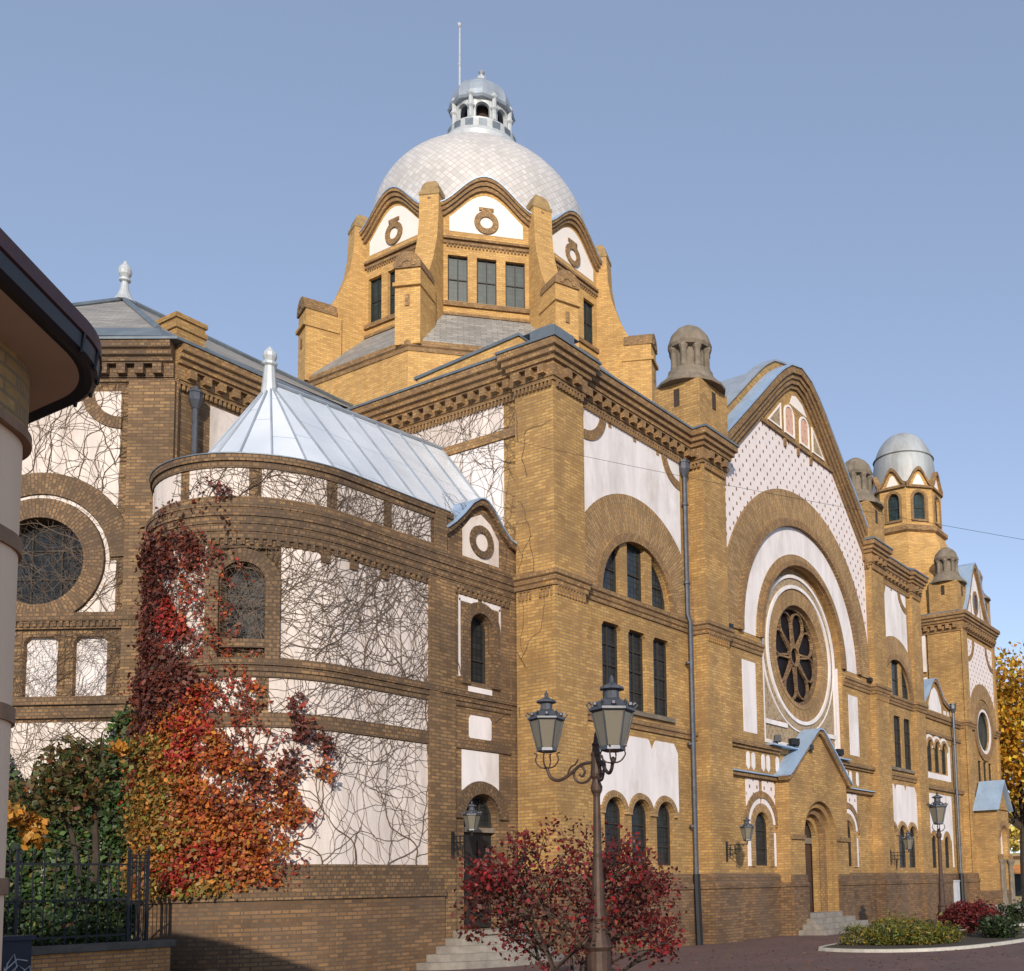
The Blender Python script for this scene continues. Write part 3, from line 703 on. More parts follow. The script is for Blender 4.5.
MB().box(APF, .0, 7, 8.55, 8.75, 0, .08).box(APF, 0, 7, 8.75, 8.95, 0, .14).box(APF, 0, 7, 6.62, 6.82, 0, .16).box(APF, 0, 7, 6.3, 6.62, 0, .08).build('string_course', 'brick_brown_trim', SYN)
MB().comb(APF, .05, 7, .16, .08, .075, .12, 8.6, 8.76).build('dentil_row', 'brick_brown_trim', SYN)
MB().box(APF, 1.2, 5.2, 2.2, 6.2, 0, .012).build('stucco_panel', 'stucco_stained', SYN)
MB().box(APF, -.05, 1.1, 0, 15, 0, .1).build('pier', 'brick_brown', SYN)
MB().box(APF, 1.1, 7, 0, 1.8, 0, .16).build('plinth', 'brick_plinth', SYN)
ap = [(-5.62, 8.05), (.2, 7.8), (.2, 25.0), (-5.62, 24.9), (A2.x - .5, A2.y + 5.0), (A2.x - .5, A2.y - .2)]
e = lambda L, z: [(x, y, z) for x, y in L]
hub = (-1.8, 16.4)
shr = lambda k, z: [(hub[0] + (x - hub[0]) * k if x < .1 else x, hub[1] + (y - hub[1]) * k, z) for x, y in ap]
MB().loft([shr(.995, 16.06), shr(.93, 16.5), shr(.91, 16.62)]).build('roof_flashing', 'zinc_dark', SYN)
tp = [hub] * 6
hipA = shr(.91, 16.6)
MB().add(hipA + [(hub[0], hub[1], 21.35), (7.6, 16.4, 21.2), (7.6, 7.9, 16.5), (7.6, 24.8, 16.5)],
         [(0, 8, 7, 6), (1, 8, 0), (0, 6, 5), (5, 6, 4), (4, 6, 3), (3, 6, 7, 9), (3, 9, 2)]).build('roof', 'slate', SYN)
m = MB()
for p in (hipA[0], hipA[5], hipA[4]): m.tube([p, (hub[0], hub[1], 21.4)], .09, 6)
m.tube([(hub[0], hub[1], 21.4), (7.6, 16.4, 21.25)], .1, 6).build('roof_ridge', 'zinc_dark', SYN)
def finial(c, z, s, m='white_metal', big=True):
    MB().lathe(c, [(r * s * .72, z + h * s) for r, h in ((.62, -.1), (.42, .12), (.27, .38), (.19, .7), (.17, .78), (.3, .84), (.3, .92), (.2, .97), (.33, 1.12), (.36, 1.26), (.3, 1.42), (.14, 1.56), (.05, 1.7))], 14).build('finial', m, SYN)
finial(hub, 21.35, .8)
MB().cube(-4.15, -3.3, 9.8, 10.65, 16.2, 17.75).cube(-4.2, -3.25, 9.75, 10.7, 17.45, 17.6).cube(-4.2, -3.25, 9.75, 10.7, 17.75, 17.88).build('chimney', 'brick', SYN)

# ------------------------------------------------------------------ dome, drum and octagonal base
DC = (14.86, 16.36)
def octa(ap, z, rot=PI / 8): r = ap / math.cos(PI / 8); return [(DC[0] + r * math.cos(rot + k * PI / 4), DC[1] + r * math.sin(rot + k * PI / 4), z) for k in range(8)]
MB().loft([octa(7.4, 14.0), octa(7.4, 23.1)]).build('octagon_base', 'brick_drum', SYN)
MB().loft([octa(7.44, 22.75), octa(7.44, 22.9), octa(7.5, 22.95), octa(7.5, 23.12), octa(7.44, 23.2)]).build('cornice', 'brick_trim', SYN)
MB().loft([octa(7.43, 23.2), octa(7.4, 23.28), octa(5.32, 25.5), octa(5.2, 25.5)]).build('roof', 'slate', SYN)
AP = 5.3
for k in range(8):
    a = k * PI / 4; N = (math.cos(a), math.sin(a), 0); F = Frame((DC[0] + AP * N[0], DC[1] + AP * N[1], 0), (-N[1], N[0], 0), N)
    seen = k in (3, 4, 5, 6, 7)
    ops = [rect(c - .4, c + .4, 26.15, 28.15) for c in (-1.17, 0, 1.17)]
    NB = 20; us = [-2.19 + 4.38 * i / NB for i in range(NB + 1)]
    gz_ = lambda u: bell(u / 2.1, 30.0, 31.45, .9)
    MB().plate(F, [(-2.19, 25.2), (2.19, 25.2)] + [(u, gz_(u)) for u in us[::-1]], ops, -.4, 0).build('drum_wall', 'brick_drum', SYN)
    if seen:
        for o in ops: window(F, o, -.16, glass='glass_drum', bars=(.5,), vbars=(.5,), t=.04)
    MB().box(F, -1.75, 1.75, 25.9, 26.08, 0, .1).box(F, -1.75, 1.75, 25.5, 25.62, 0, .08).build('window_sill', 'brick_trim', SYN)
    MB().box(F, -1.75, 1.75, 28.62, 28.74, 0, .07).box(F, -1.75, 1.75, 28.82, 28.92, 0, .12).build('string_course', 'brick_trim', SYN)
    MB().comb(F, -1.72, 1.75, .145, .07, -.01, .05, 28.5, 28.63).build('dentil_row', 'brick_trim', SYN)
    pu = [-1.5 + 3. * i / 16 for i in range(17)]
    p = MB().strip(F, [(u, 29.2) for u in pu], [(u, gz_(u) - .52 - .0 * abs(u)) for u in pu], 0, .015).build('stucco_panel', 'stucco_warm', SYN)
    MB().ring(F, 0, 29.72, .26, .5, 0, 2 * PI, .015, .08, 24).box(F, -.3, .3, 30.24, 30.38, .015, .07).box(F, -.2, .2, 30.12, 30.24, .015, .075).build('medallion', 'brick_trim', p)
    cvv = [(u, gz_(u)) for u in [-2.12 + 4.24 * i / NB for i in range(NB + 1)]]
    dn = lambda q: [(u, z + q) for u, z in cvv]
    MB().strip(F, dn(-.34), dn(-.16), 0, .12).strip(F, dn(-.16), dn(.02), -.4, .2).strip(F, dn(.02), dn(.16), -.4, .27).build('gable_moulding', 'brick_trim', SYN)
    MB().strip(F, dn(.16), dn(.2), -.9, .3).build('gable_coping', 'zinc_blue', SYN)
    # buttress on the corner
    a = (k + .5) * PI / 4; rd = Vector((math.cos(a), math.sin(a), 0)); tg = Vector((-rd.y, rd.x, 0))
    BF = Frame((DC[0], DC[1], 0), rd, tg)
    m = MB().plate(BF, [(5.2, 23.4), (6.95, 23.4), (7.25, 26.1), (6.62, 27.35), (6.25, 28.4), (6.1, 29.3), (6.04, 30.5), (5.2, 30.5)], (), -.42, .42)
    b = m.build('buttress', 'brick_drum', SYN)
    MB().plate(BF, [(6.6, 23.0), (8.06, 23.0), (8.06, 26.1), (6.6, 26.1)], (), -.52, .52).plate(BF, [(6.7, 25.35), (8.17, 25.35), (8.17, 25.5), (6.7, 25.5)], (), -.57, .57).build('buttress_block', 'brick_drum', b)
    EF = Frame((DC[0] + rd.x * 8.1, DC[1] + rd.y * 8.1, 0), tg, rd)
    MB().plate(EF, arch(-.56, .56, 26.1, 26.2, 12), (), -1.3, .03).build('block_cap', 'brick_trim', b)
    MB().box(EF, -.09, .09, 24.55, 25.0, 0, .012).build('slot', 'brick_trim', b); MB().ring(EF, 0, 26.16, .2, .34, 0, PI, .03, .06, 10).build('arch_trim', 'brick_trim', b)
    TF = Frame((DC[0] + rd.x * 6.02, DC[1] + rd.y * 6.02, 0), tg, rd)
    sq = lambda h, w_, z: [tuple(BF.pt(5.62 + p * h, 0, q * w_) + Vector((0, 0, z))) for p, q in ((-1, -1), (1, -1), (1, 1), (-1, 1))]
    MB().loft([sq(.42, .42, 30.49), sq(.45, .45, 30.52), sq(.45, .45, 30.66), sq(.39, .39, 30.7), sq(.35, .35, 30.95), sq(.26, .26, 31.15), sq(.15, .15, 31.26), sq(.03, .03, 31.3)]).build('buttress_cap', 'brick_cap', b)
    MB().box(TF, -.07, .07, 29.6, 30.4, -.1, .03).build('slot', 'brick_trim', b)
prof = [(4.93, 29.6), (4.96, 31.9)] + [(4.96 * math.cos(R(t)), 31.9 + 4.45 * math.sin(R(t))) for t in range(3, 88, 3)]
MB().lathe(DC, prof, 72).build('dome', 'dome', SYN, 'white dome covered in diamond tiles', loc=(DC[0], DC[1], 0), smooth=True)
MB().loft([octa(5.1, 29.7), octa(5.16, 29.9), octa(5.1, 30.1), octa(4.6, 30.9), octa(4.4, 30.9)]).build('dome_skirt', 'zinc', SYN)
class LMB(MB):
    """lantern parts, set down on the dome crown"""
    def build(s, *a, **k):
        s.v = [Vector((DC[0] + (p.x - DC[0]) * 1.14, DC[1] + (p.y - DC[1]) * 1.14, 35.7 + (p.z - 36.2) * .98)) for p in s.v]
        return MB.build(s, *a, **k)
# lantern
ln = LMB().lathe(DC, [(1.72, 36.2), (1.72, 36.95), (1.62, 37.0), (1.55, 37.25), (1.42, 37.3), (1.38, 37.75), (1.3, 37.82), (1.3, 37.9), (1.0, 37.92)], 24, PI / 24).build('lantern', 'white_metal', SYN, 'pale metal lantern with open arches crowning the dome', smooth=True, ang=25)
m = LMB()
for k in range(16):
    a = k * PI / 8; F = Drum(DC, 1.39); u = a * 1.39
    m.box(F, u - .16, u + .16, 37.36, 37.72, .0, .035)
m.build('grille_panel', 'zinc_dark', ln)
m = LMB(); F = Drum(DC, 1.15)
for k in range(8):
    c = k * PI / 4 * 1.15; h = PI / 8 * 1.15
    us = [c - h + 2 * h * i / 8 for i in range(9)]
    m.plate(F, [(u, 37.9) for u in us[:2]] + [(c - .29, 37.9)][:0] + [(c - .28, 37.9)] + [(c + .28 * math.cos(PI - PI * i / 10), 38.5 + .28 * math.sin(PI - PI * i / 10)) for i in range(11)] + [(c + .28, 37.9), (us[-1], 37.9)] + [(u, 39.0) for u in us[::-1]], (), -.16, 0)
m.build('arcade', 'white_metal', ln)
m = LMB()
for k in range(8):
    a = (k + .5) * PI / 4; m.lathe((DC[0] + 1.2 * math.cos(a), DC[1] + 1.2 * math.sin(a)), [(.13, 37.9), (.1, 38.0), (.1, 38.4), (.16, 38.5), (.16, 38.56), (.1, 38.6), (.1, 39.0), (.16, 39.1), (.1, 39.25), (.03, 39.4)], 8)
m.build('colonnette', 'white_metal', ln)
LMB().lathe(DC, [(.7, 37.9), (.7, 39.0)], 16).build('lantern_shade_core', 'dark', ln)  # added dark cylinder stands in for the shade behind the open arches
vs = [(1.26, 38.95), (1.32, 39.05), (1.24, 39.12), (1.26, 39.35), (1.16, 39.75), (.93, 40.12), (.58, 40.4), (.22, 40.54), (.12, 40.66), (.09, 40.72)]
mm = LMB(); nn = 32
for r, z in vs:
    pass
pts = [[(DC[0] + r * (1 + (.05 if i % 4 == 0 else 0)) * math.cos(2 * PI * i / nn), DC[1] + r * (1 + (.05 if i % 4 == 0 else 0)) * math.sin(2 * PI * i / nn), z) for i in range(nn)] for r, z in vs]
LMB().loft(pts).build('lantern_roof', 'zinc', ln)
LMB().lathe(DC, [(.1, 40.55), (.16, 40.6), (.09, 40.58), (.07, 40.7), (.2, 40.85), (.22, 40.95), (.1, 41.1), (.05, 41.18), (.14, 41.3), (.02, 41.42)], 10).build('lantern_finial', 'white_metal', ln)
mp = (DC[0] - .9 * math.sin(R(44)) - .6 * .7, DC[1] + .9 * math.cos(R(44)) - .6 * .7)
LMB().tube([(mp[0], mp[1], 37.0), (mp[0] + .02, mp[1], 43.0)], [.05, .035], 6).lathe(mp, [(.03, 42.9), (.08, 43.0), (.08, 43.1), (.01, 43.2)], 8).lathe(mp, [(.03, 40.9), (.07, 41.0), (.03, 41.1)], 8).build('lightning_rod', 'white_metal', SYN)
# dormer gable wall on the transept roof
q = FX(3.2)
MB().plate(q, [(3.2, 16.4), (8.3, 16.4), (8.3, 18.5), (4.2, 18.75), (3.9, 18.72), (3.2, 18.15)], (), -.4, 0).build('roof_parapet', 'brick_drum', SYN)
MB().strip(q, [(3.1, 18.1), (3.92, 18.75), (8.4, 18.5)], [(3.1, 18.18), (3.92, 18.84), (8.4, 18.6)], -.45, .06).build('parapet_coping', 'zinc_dark', SYN)

# ------------------------------------------------------------------ round ended annex
CV = Curve(.28, 1.42, 5.68, 2.46); UE = 5.68 + 2.46 * PI
AW0, AW1 = 7.4, 8.28   # round-head window in the curved end
def cbox(m, u0, u1, v0, v1, w0, w1): return m.box(CV, u0, u1, v0, v1, w0, w1, max(1, int((u1 - u0) / .2)) if u1 > 5.3 else 1)
m = MB()
cbox(m, 2.95, AW0 - .4, 0, 11, -.4, 0); cbox(m, AW1 + .4, UE, 0, 11, -.4, 0); cbox(m, AW0 - .4, AW1 + .4, 0, 6.7, -.4, 0); cbox(m, AW0 - .4, AW1 + .4, 9.0, 11, -.4, 0)
m.plate(CV, rect(AW0 - .4, AW1 + .4, 6.7, 9.0), [arch(AW0, AW1, 7.05, 8.22)], -.4, 0)
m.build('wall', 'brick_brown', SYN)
window(CV, arch(AW0, AW1, 7.05, 8.22), -.2, bars=(.45,), vbars=(.5,))
uc = (AW0 + AW1) / 2
MB().ring(CV, uc, 8.22, .46, .74, 0, PI, 0, .08, 20).box(CV, AW0 - .29, AW0 - .01, 6.64, 8.22, 0, .08, 2).box(CV, AW1 + .01, AW1 + .29, 6.64, 8.22, 0, .08, 2).box(CV, AW0 - .01, AW1 + .01, 6.86, 7.04, -.1, .1, 4).build('arch_trim', 'brick_brown_trim', SYN)
# wing beside the transept with side door
door_o = arch(.88, 2.1, .83, 3.52, 14); wwin = arch(1.14, 1.9, 6.92, 8.3, 12)
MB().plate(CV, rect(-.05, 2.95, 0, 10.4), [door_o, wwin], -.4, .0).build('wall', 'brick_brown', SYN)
window(CV, wwin, -.2, bars=(.35,))
MB().ring(CV, 1.52, 8.3, .4, .68, 0, PI, 0, .07, 18).box(CV, .84, 1.12, 6.84, 8.3, 0, .07).box(CV, 1.92, 2.2, 6.84, 8.3, 0, .07).build('arch_trim', 'brick_brown_trim', SYN)
MB().ring(CV, 1.49, 3.52, .62, .92, 0, PI, 0, .07, 20).build('arch_trim', 'brick_brown_trim', SYN)
for s in (-1, 1):
    a, b = sorted((1.52 + s * .08, 1.52 + s * .74))
    MB().plate(CV, [(a, 8.9), (b, 8.9), (b, 9.04), (a, 9.04)], (), 0, .012).box(CV, 1.52 + s * .72 - .03, 1.52 + s * .72 + .03, 7.0, 8.96, 0, .012).build('stucco_panel', 'stucco', SYN)
MB().box(CV, 1.1, 1.94, 6.66, 6.8, 0, .012).build('stucco_panel', 'stucco', SYN)
MB().plate(CV, [(1.2, 5.46), (1.85, 5.46), (1.92, 5.55), (1.92, 6.0), (1.85, 6.08), (1.2, 6.08), (1.13, 6.0), (1.13, 5.55)], (), 0, .012).build('stucco_panel', 'stucco', SYN)
k = 20; us = [.87 + 1.3 * i / k for i in range(k + 1)]
MB().strip(CV, [(u, max(4.2, 3.52 + math.sqrt(max(.94 ** 2 - (u - 1.49) ** 2, 0)))) for u in us], [(u, 5.2) for u in us], 0, .012).build('stucco_panel', 'stucco', SYN)
d = MB().box(CV, .9, 2.08, .86, 3.2, -.3, -.24).build('door', 'door', SYN, 'black side door above the curved steps')
m = MB()
for c in (1.2, 1.78): m.box(CV, c - .2, c + .2, 1.0, 1.8, -.24, -.215).box(CV, c - .2, c + .2, 1.95, 3.0, -.24, -.215)
m.build('door_panel', 'door', d)
MB().box(CV, .89, 2.09, 3.2, 3.32, -.32, -.12).build('door_transom', 'stone', SYN)
window(CV, arch(.9, 2.08, 3.34, 3.52, 12), -.25, bars=(), vbars=(.33, .66), t=.04)
# curved steps
m = MB()
for i in range(5):
    r = 2.25 - i * .3; z = .166 * (i + 1) - .003; px = -1.2
    m.loft([[(px + r * math.cos(PI + PI * j / 18), 1.2 + min(.0, 1) + r * .72 * math.sin(PI + PI * j / 18), zz) for j in range(19)] + [(px + r, 1.35, zz), (px - r, 1.35, zz)] for zz in (-.1, z)])
m.build('steps', 'step_stone', SYN)
# bands and panels
def band(name, v0, v1, w, mt='brick_brown_trim', u0=0., u1=UE):
    m = MB(); cbox(m, u0, u1, v0, v1, 0, w); return m.build(name, mt, SYN)
GW0, GW1 = .55, 2.45
for v0, v1, w in ((9.2, 9.34, .04), (9.34, 9.5, .065), (9.5, 9.66, .09), (9.66, 9.84, .12), (9.84, 9.92, .14), (6.26, 6.38, .04), (6.38, 6.5, .07), (6.5, 6.64, .11), (5.22, 5.5, .05), (1.66, 1.82, .18), (1.82, 2.06, .1), (2.06, 2.36, .05)):
    band('string_course', v0, v1, w, u0=.0 if v0 > 3 or v1 > 6 else 2.85)
band('plinth', -.2, 1.66, .13, 'brick_plinth', 2.85)
MB().comb(CV, .06, UE, .17, .08, -.01, .05, 9.06, 9.21).build('dentil_row', 'brick_brown_trim', SYN)
for u0, u1 in ((2.95, 3.28), (-.02, .42), (2.42, 2.95)):
    MB().box(CV, u0, u1, 0, 9.25, 0, .06 if u0 != 2.95 else .09).build('pier', 'brick_brown', SYN)
# frieze
band('frieze_base', 9.92, 10.1, .03, 'brick_brown', 2.5); band('cornice', 10.72, 10.86, .04, u0=2.5); band('cornice', 10.86, 11.0, .08, u0=2.5)
for u0, u1 in ((3.2, 4.4), (4.65, 5.92), (6.18, 7.5), (7.75, 9.05), (9.3, 10.6), (10.85, 12.2)):
    m = MB(); cbox(m, u0, u1, 10.11, 10.71, 0, .012); m.build('stucco_panel', 'stucco_stained', SYN)
for u0, u1 in ((3.28, AW0 - .3), (AW1 + .3, 13.2)):
    m = MB(); cbox(m, u0, u1, 6.68, 9.05, 0, .012); m.build('stucco_panel', 'stucco_stained', SYN)
for u0, u1 in ((3.28, 7.3), (7.55, 13.)):
    m = MB(); cbox(m, u0, u1, 5.53, 6.24, 0, .012); m.build('stucco_panel', 'stucco_stained', SYN)
m = MB(); cbox(m, 3.28, 13., 2.38, 5.2, 0, .012); m.build('stucco_panel', 'stucco_stained', SYN)
for u in (4.6, 5.5, 6.2): MB().box(CV, u - .1, u + .1, 8.86, 9.1, 0, .05).build('brick_drop', 'brick_brown_trim', SYN)
# roof of the annex: straight slopes and a faceted cone behind the parapet
v2 = []; f2 = []
def quad(a, b, c, d_): k = len(v2); v2.extend([a, b, c, d_]); f2.append((k, k + 1, k + 2, k + 3))
def tri(a, b, c): k = len(v2); v2.extend([a, b, c]); f2.append((k, k + 1, k + 2))
NS = 7; RX0, RX1, RR = .1, -5.5, 1.72; EY0, EY1, RY = 1.5, 6.3, 3.95; EZ = 10.92
rx = lambda x: (x, RY + .02 * (x - RX1), 13.72 + .06 * (x - RX1))
for i in range(NS):
    x0 = RX0 + (RX1 - RX0) * i / NS; x1 = RX0 + (RX1 - RX0) * (i + 1) / NS
    quad((x0, EY0, EZ), rx(x0), rx(x1), (x1, EY0, EZ)); quad((x0, EY1, EZ), rx(x0), rx(x1), (x1, EY1, EZ))
NF = 8; top = rx(RX1)
cf = [(RX1 - RR * math.sin(PI * i / NF), (EY0 + EY1) / 2 - (EY1 - EY0) / 2 * math.cos(PI * i / NF), EZ) for i in range(NF + 1)]
for i in range(NF): tri(cf[i], cf[i + 1], top)
MB().add(v2, f2).build('roof', 'white_roof', SYN, 'pale blue standing seam roof over the round ended annex')
m = MB()
for i in range(NS):
    x = RX0 + (RX1 - RX0) * i / NS; q = rx(x); m.tube([(x - .001, EY0, EZ + .03), (q[0] - .001, q[1], q[2] + .03)], .024, 5)
for i in range(0, NF + 1): m.tube([(cf[i][0], cf[i][1], EZ + .03), (top[0], top[1], top[2] + .03)], .024, 5)
m.tube([(top[0], top[1], top[2] + .05), (RX0, rx(RX0)[1], rx(RX0)[2] + .05)], .05, 6)
m.build('roof_seam', 'zinc', SYN)
mm = MB(); cbox(mm, 2.6, UE, 11.002, 11.025, -.5, .1); mm.build('parapet_flashing', 'zinc_dark', SYN)
MB().lathe((RX1 - .03, RY), [(.2, 13.3), (.17, 13.6), (.13, 14.0), (.12, 14.12), (.17, 14.16), (.17, 14.22), (.12, 14.26), (.16, 14.36), (.15, 14.45), (.02, 14.62)], 10).build('finial', 'white_metal', SYN)
# small gable on the wing
gc = [(2.75, 10.55), (2.5, 10.75), (2.2, 11.05), (1.9, 11.4), (1.65, 11.58), (1.5, 11.62), (1.35, 11.58), (1.1, 11.4), (.8, 11.05), (.5, 10.8), (.2, 10.72), (-.02, 10.72)]
gc = gc[::-1]
MB().plate(CV, [(-.02, 9.9), (2.95, 9.9), (2.95, 10.5)] + [(u, v - .12) for u, v in gc[::-1]], (), -.35, .02).build('small_gable', 'brick_brown', SYN)
MB().strip(CV, [(u, v - .12) for u, v in gc], [(u, v + .04) for u, v in gc], -.35, .14).build('gable_moulding', 'brick_brown_trim', SYN)
MB().strip(CV, [(u, v + .04) for u, v in gc], [(u, v + .08) for u, v in gc], -1.6, .18).build('gable_coping', 'zinc_blue', SYN)
pp = MB().plate(CV, [(.85, 10.05), (2.15, 10.05), (2.15, 10.75), (1.85, 11.1), (1.5, 11.28), (1.15, 11.1), (.85, 10.75)], (), .02, .032).build('stucco_panel', 'stucco_stained', SYN)
MB().ring(CV, 1.5, 10.56, .24, .42, 0, 2 * PI, .032, .08, 24).build('medallion', 'brick_brown_trim', pp)
MB().box(CV, 2.75, 3.1, 9.9, 10.95, 0, .1).build('pier', 'brick_brown', SYN)

# ------------------------------------------------------------------ low link block and corner tower on the far side
B3 = FY(.35)
tri3 = [arch(c - .36, c + .36, 6.95, 8.1, 10) for c in (28.05, 29.05, 30.05)]
lw3 = [arch(c - .34, c + .34, 2.36, 3.55, 10) for c in (28.1, 29.9)]
MB().plate(B3, rect(26.6, 32.7, 0, 10.0), tri3 + lw3, -.4, 0).build('wall', 'brick', SYN)
for o in tri3 + lw3: window(B3, o, -.09, bars=(.5,))
m = MB()
m.box(B3, 27.4, 30.9, 6.62, 6.9, 0, .012).box(B3, 30.5, 30.9, 6.9, 8.4, 0, .012)
for c in (28.05, 29.05, 30.05): m.ring(B3, c, 8.1, .52, .66, 0, PI, 0, .02 + .002 * c % .01, 12)
m.build('stucco_panel', 'stucco', SYN)
m = MB()
for c in (28.05, 29.05, 30.05): m.ring(B3, c, 8.1, .37, .51, 0, PI, 0, .06, 12)
m.build('arch_trim', 'brick_arch', SYN)
k = 40; us = [27.3 + 3.5 * i / k for i in range(k + 1)]
def sc(u):
    y = 3.7
    for c in (28.1, 29.9):
        if abs(u - c) < .6: y = max(y, 3.55 + math.sqrt(.36 - (u - c) ** 2))
    return y
MB().strip(B3, [(u, sc(u)) for u in us], [(u, 5.9) for u in us], 0, .012).box(B3, 30.62, 30.8, 2.4, 3.7, 0, .012).build('stucco_panel', 'stucco', SYN)
MB().box(B3, 26.7, 32.6, 9.5, 9.65, 0, .08).box(B3, 26.7, 32.6, 9.65, 9.85, 0, .14).box(B3, 26.7, 32.6, 8.75, 8.9, 0, .07).box(B3, 26.7, 32.6, 6.1, 6.3, 0, .1).build('string_course', 'brick_trim', SYN)
g3 = [(27.3, 10.0), (27.9, 10.5), (28.5, 11.15), (28.8, 11.35), (29.0, 11.4), (29.2, 11.35), (29.5, 11.15), (30.1, 10.5), (30.7, 10.3), (31.2, 10.25)]
MB().plate(B3, [(26.8, 9.85), (31.2, 9.85)] + [(u, v) for u, v in g3[::-1]] + [(26.8, 10.0)], (), -.5, .02).build('small_gable', 'brick', SYN)
MB().strip(B3, g3, [(u, v + .16) for u, v in g3], -.5, .12).build('gable_moulding', 'brick_trim', SYN)
MB().strip(B3, [(u, v + .16) for u, v in g3], [(u, v + .2) for u, v in g3], -1.6, .16).build('gable_coping', 'zinc_blue', SYN)
MB().plate(B3, [(28.1, 9.95), (29.9, 9.95), (29.85, 10.3), (29.4, 10.95), (29.0, 11.15), (28.6, 10.95), (28.15, 10.3)], (), .02, .035).box(B3, 27.2, 27.7, 9.95, 10.3, .02, .03).box(B3, 30.2, 30.6, 9.95, 10.15, .02, .03).box(B3, 30.75, 31.05, 9.95, 10.15, .02, .03).build('stucco_panel', 'stucco', SYN)
MB().box(B3, 26.6, 32.7, -.2, 1.66, 0, .14).box(B3, 26.6, 32.7, 1.66, 1.8, 0, .18).box(B3, 26.6, 32.7, 1.8, 2.1, 0, .1).build('plinth', 'brick_plinth', SYN)
MB().cube(26.7, 33, 4.2, 4.6, 0, 15.8).build('wall', 'brick', SYN)
for z0, z1 in ((10.3, 12.4), (12.7, 14.8)): MB().box(FX(32.6), 1.95, 3.4, z0, z1, 0, .012).build('stucco_panel', 'stucco', SYN)
# tower
TX0, TX1, TY0 = 32.6, 38.0, 0.; TF = FY(TY0)
oc = circ(35.5, 9.65, 1.05, 32)
t3 = [rect(c - .28, c + .28, 6.0, 8.0) for c in (34.6, 35.5, 36.4)]
MB().plate(TF, rect(TX0 + .004, TX1, 0, 15.6), [oc] + t3, -.45, 0).build('tower_wall', 'brick', SYN)
MB().plate(FX(TX0), rect(.002, 1.85, 0, 15.6), (), -.45, .0).build('tower_wall', 'brick', SYN)
MB().plate(FX(TX0 + .12), rect(1.86, 6.6, 0, 15.6), (), -.45, 0).build('tower_wall', 'brick', SYN)
MB().cube(TX1 - .45, TX1, .46, 6.6, 0, 15.6).build('tower_wall', 'brick', SYN)
window(TF, oc, -.12, glass='glass_drum', bars=(.5,), vbars=(.5,))
MB().ring(TF, 35.5, 9.65, 1.06, 1.22, 0, 2 * PI, 0, .05, 32).build('ring_moulding', 'stucco', SYN)
MB().ring(TF, 35.5, 9.65, 1.23, 1.6, 0, 2 * PI, 0, .09, 32).build('ring_moulding', 'brick_trim', SYN)
MB().ring(TF, 35.5, 9.75, 1.62, 2.45, 0, PI, 0, .06, 32).build('arch_trim', 'brick_arch', SYN)
for o in t3: window(TF, o, -.09, bars=(.5,))
us = [33.3 + 4.4 * i / 30 for i in range(31)]
MB().strip(TF, [(u, max(10.0, 9.75 + math.sqrt(max(2.46 ** 2 - (u - 35.5) ** 2, 0)))) for u in us], [(u, 14.4) for u in us], 0, .012).build('dotted_panel', 'dots', SYN)
for px, a0, a1 in ((33.3, -PI / 2, 0), (37.7, PI, 1.5 * PI)): MB().ring(TF, px, 14.4, 1.0, 1.25, a0, a1, 0, .05, 12).build('corner_ring', 'brick_trim', SYN)
MB().box(TF, TX0 - .06, 33.25, 0, 15, 0, .1).box(TF, 37.75, TX1 + .06, 0, 15, 0, .1).build('pier', 'brick', SYN)
tpath = [(TX0, 6.6), (TX0, TY0 - .06), (TX1, TY0 - .06), (TX1, 6.6)]
MB().sweep(tpath, [(d_, z - .35) for d_, z in CORN]).build('cornice', 'brick_trim', SYN)
dentils(tpath[:3], .4, .2, .085, .23, 14.81, 15.05, 'brick_trim')
MB().sweep([(TX0, 6.6), (TX0, -.06), (33.85, -.06)], STR).build('string_course', 'brick_trim', SYN); MB().sweep([(37.15, -.06), (TX1, -.06), (TX1, 2)], STR).build('string_course', 'brick_trim', SYN)
MB().sweep(tpath[:3], PL).build('plinth', 'brick_plinth', SYN)
tg = [(33.6, 15.7), (34.2, 16.5), (34.9, 17.9), (35.3, 18.55), (35.5, 18.7), (35.7, 18.55), (36.1, 17.9), (36.8, 16.5), (37.4, 15.7)]
MB().plate(FY(.1), tg, (), -.5, 0).build('tower_gable', 'brick', SYN)
MB().strip(FY(.1), grow_curve(tg, -.02), grow_curve(tg, .22), -.5, .12).build('gable_moulding', 'brick_trim', SYN)
MB().strip(FY(.1), grow_curve(tg, .22), grow_curve(tg, .27), -4, .16).build('gable_coping', 'zinc_blue', SYN)
MB().plate(FY(.1), [(33.95, 15.75), (37.05, 15.75), (36.6, 16.5), (35.9, 17.85), (35.5, 18.35), (35.1, 17.85), (34.4, 16.5)], (), 0, .015).build('stucco_panel', 'stucco', SYN)
MB().ring(FY(.1), 35.5, 16.7, .3, .45, 0, 2 * PI, .015, .06, 20, 1.5).build('medallion', 'brick_trim', SYN)
MB().plate(FY(.1), circ(35.5, 16.7, .3, 20, 1.5), (), .015, .03).build('pane', 'glass', SYN)
MB().box(FY(.1), 34.7, 34.76, 15.75, 17.0, .015, .04).box(FY(.1), 36.24, 36.3, 15.75, 17.0, .015, .04).build('gable_rib', 'brick_trim', SYN)
pinnacle(33.45, .9, 15.62, .92, h=1.9); pinnacle(37.6, .9, 15.62, .92, h=1.9)
MB().cube(TX0 - .1, TX1 + .1, 0, 6.6, 15.6, 15.75).build('roof', 'zinc_dark', SYN)
TC = (35.5, 3.83)
def oc8(ap, z): r = ap / math.cos(PI / 8); return [(TC[0] + r * math.cos(PI / 8 + k * PI / 4), TC[1] + r * math.sin(PI / 8 + k * PI / 4), z) for k in range(8)]
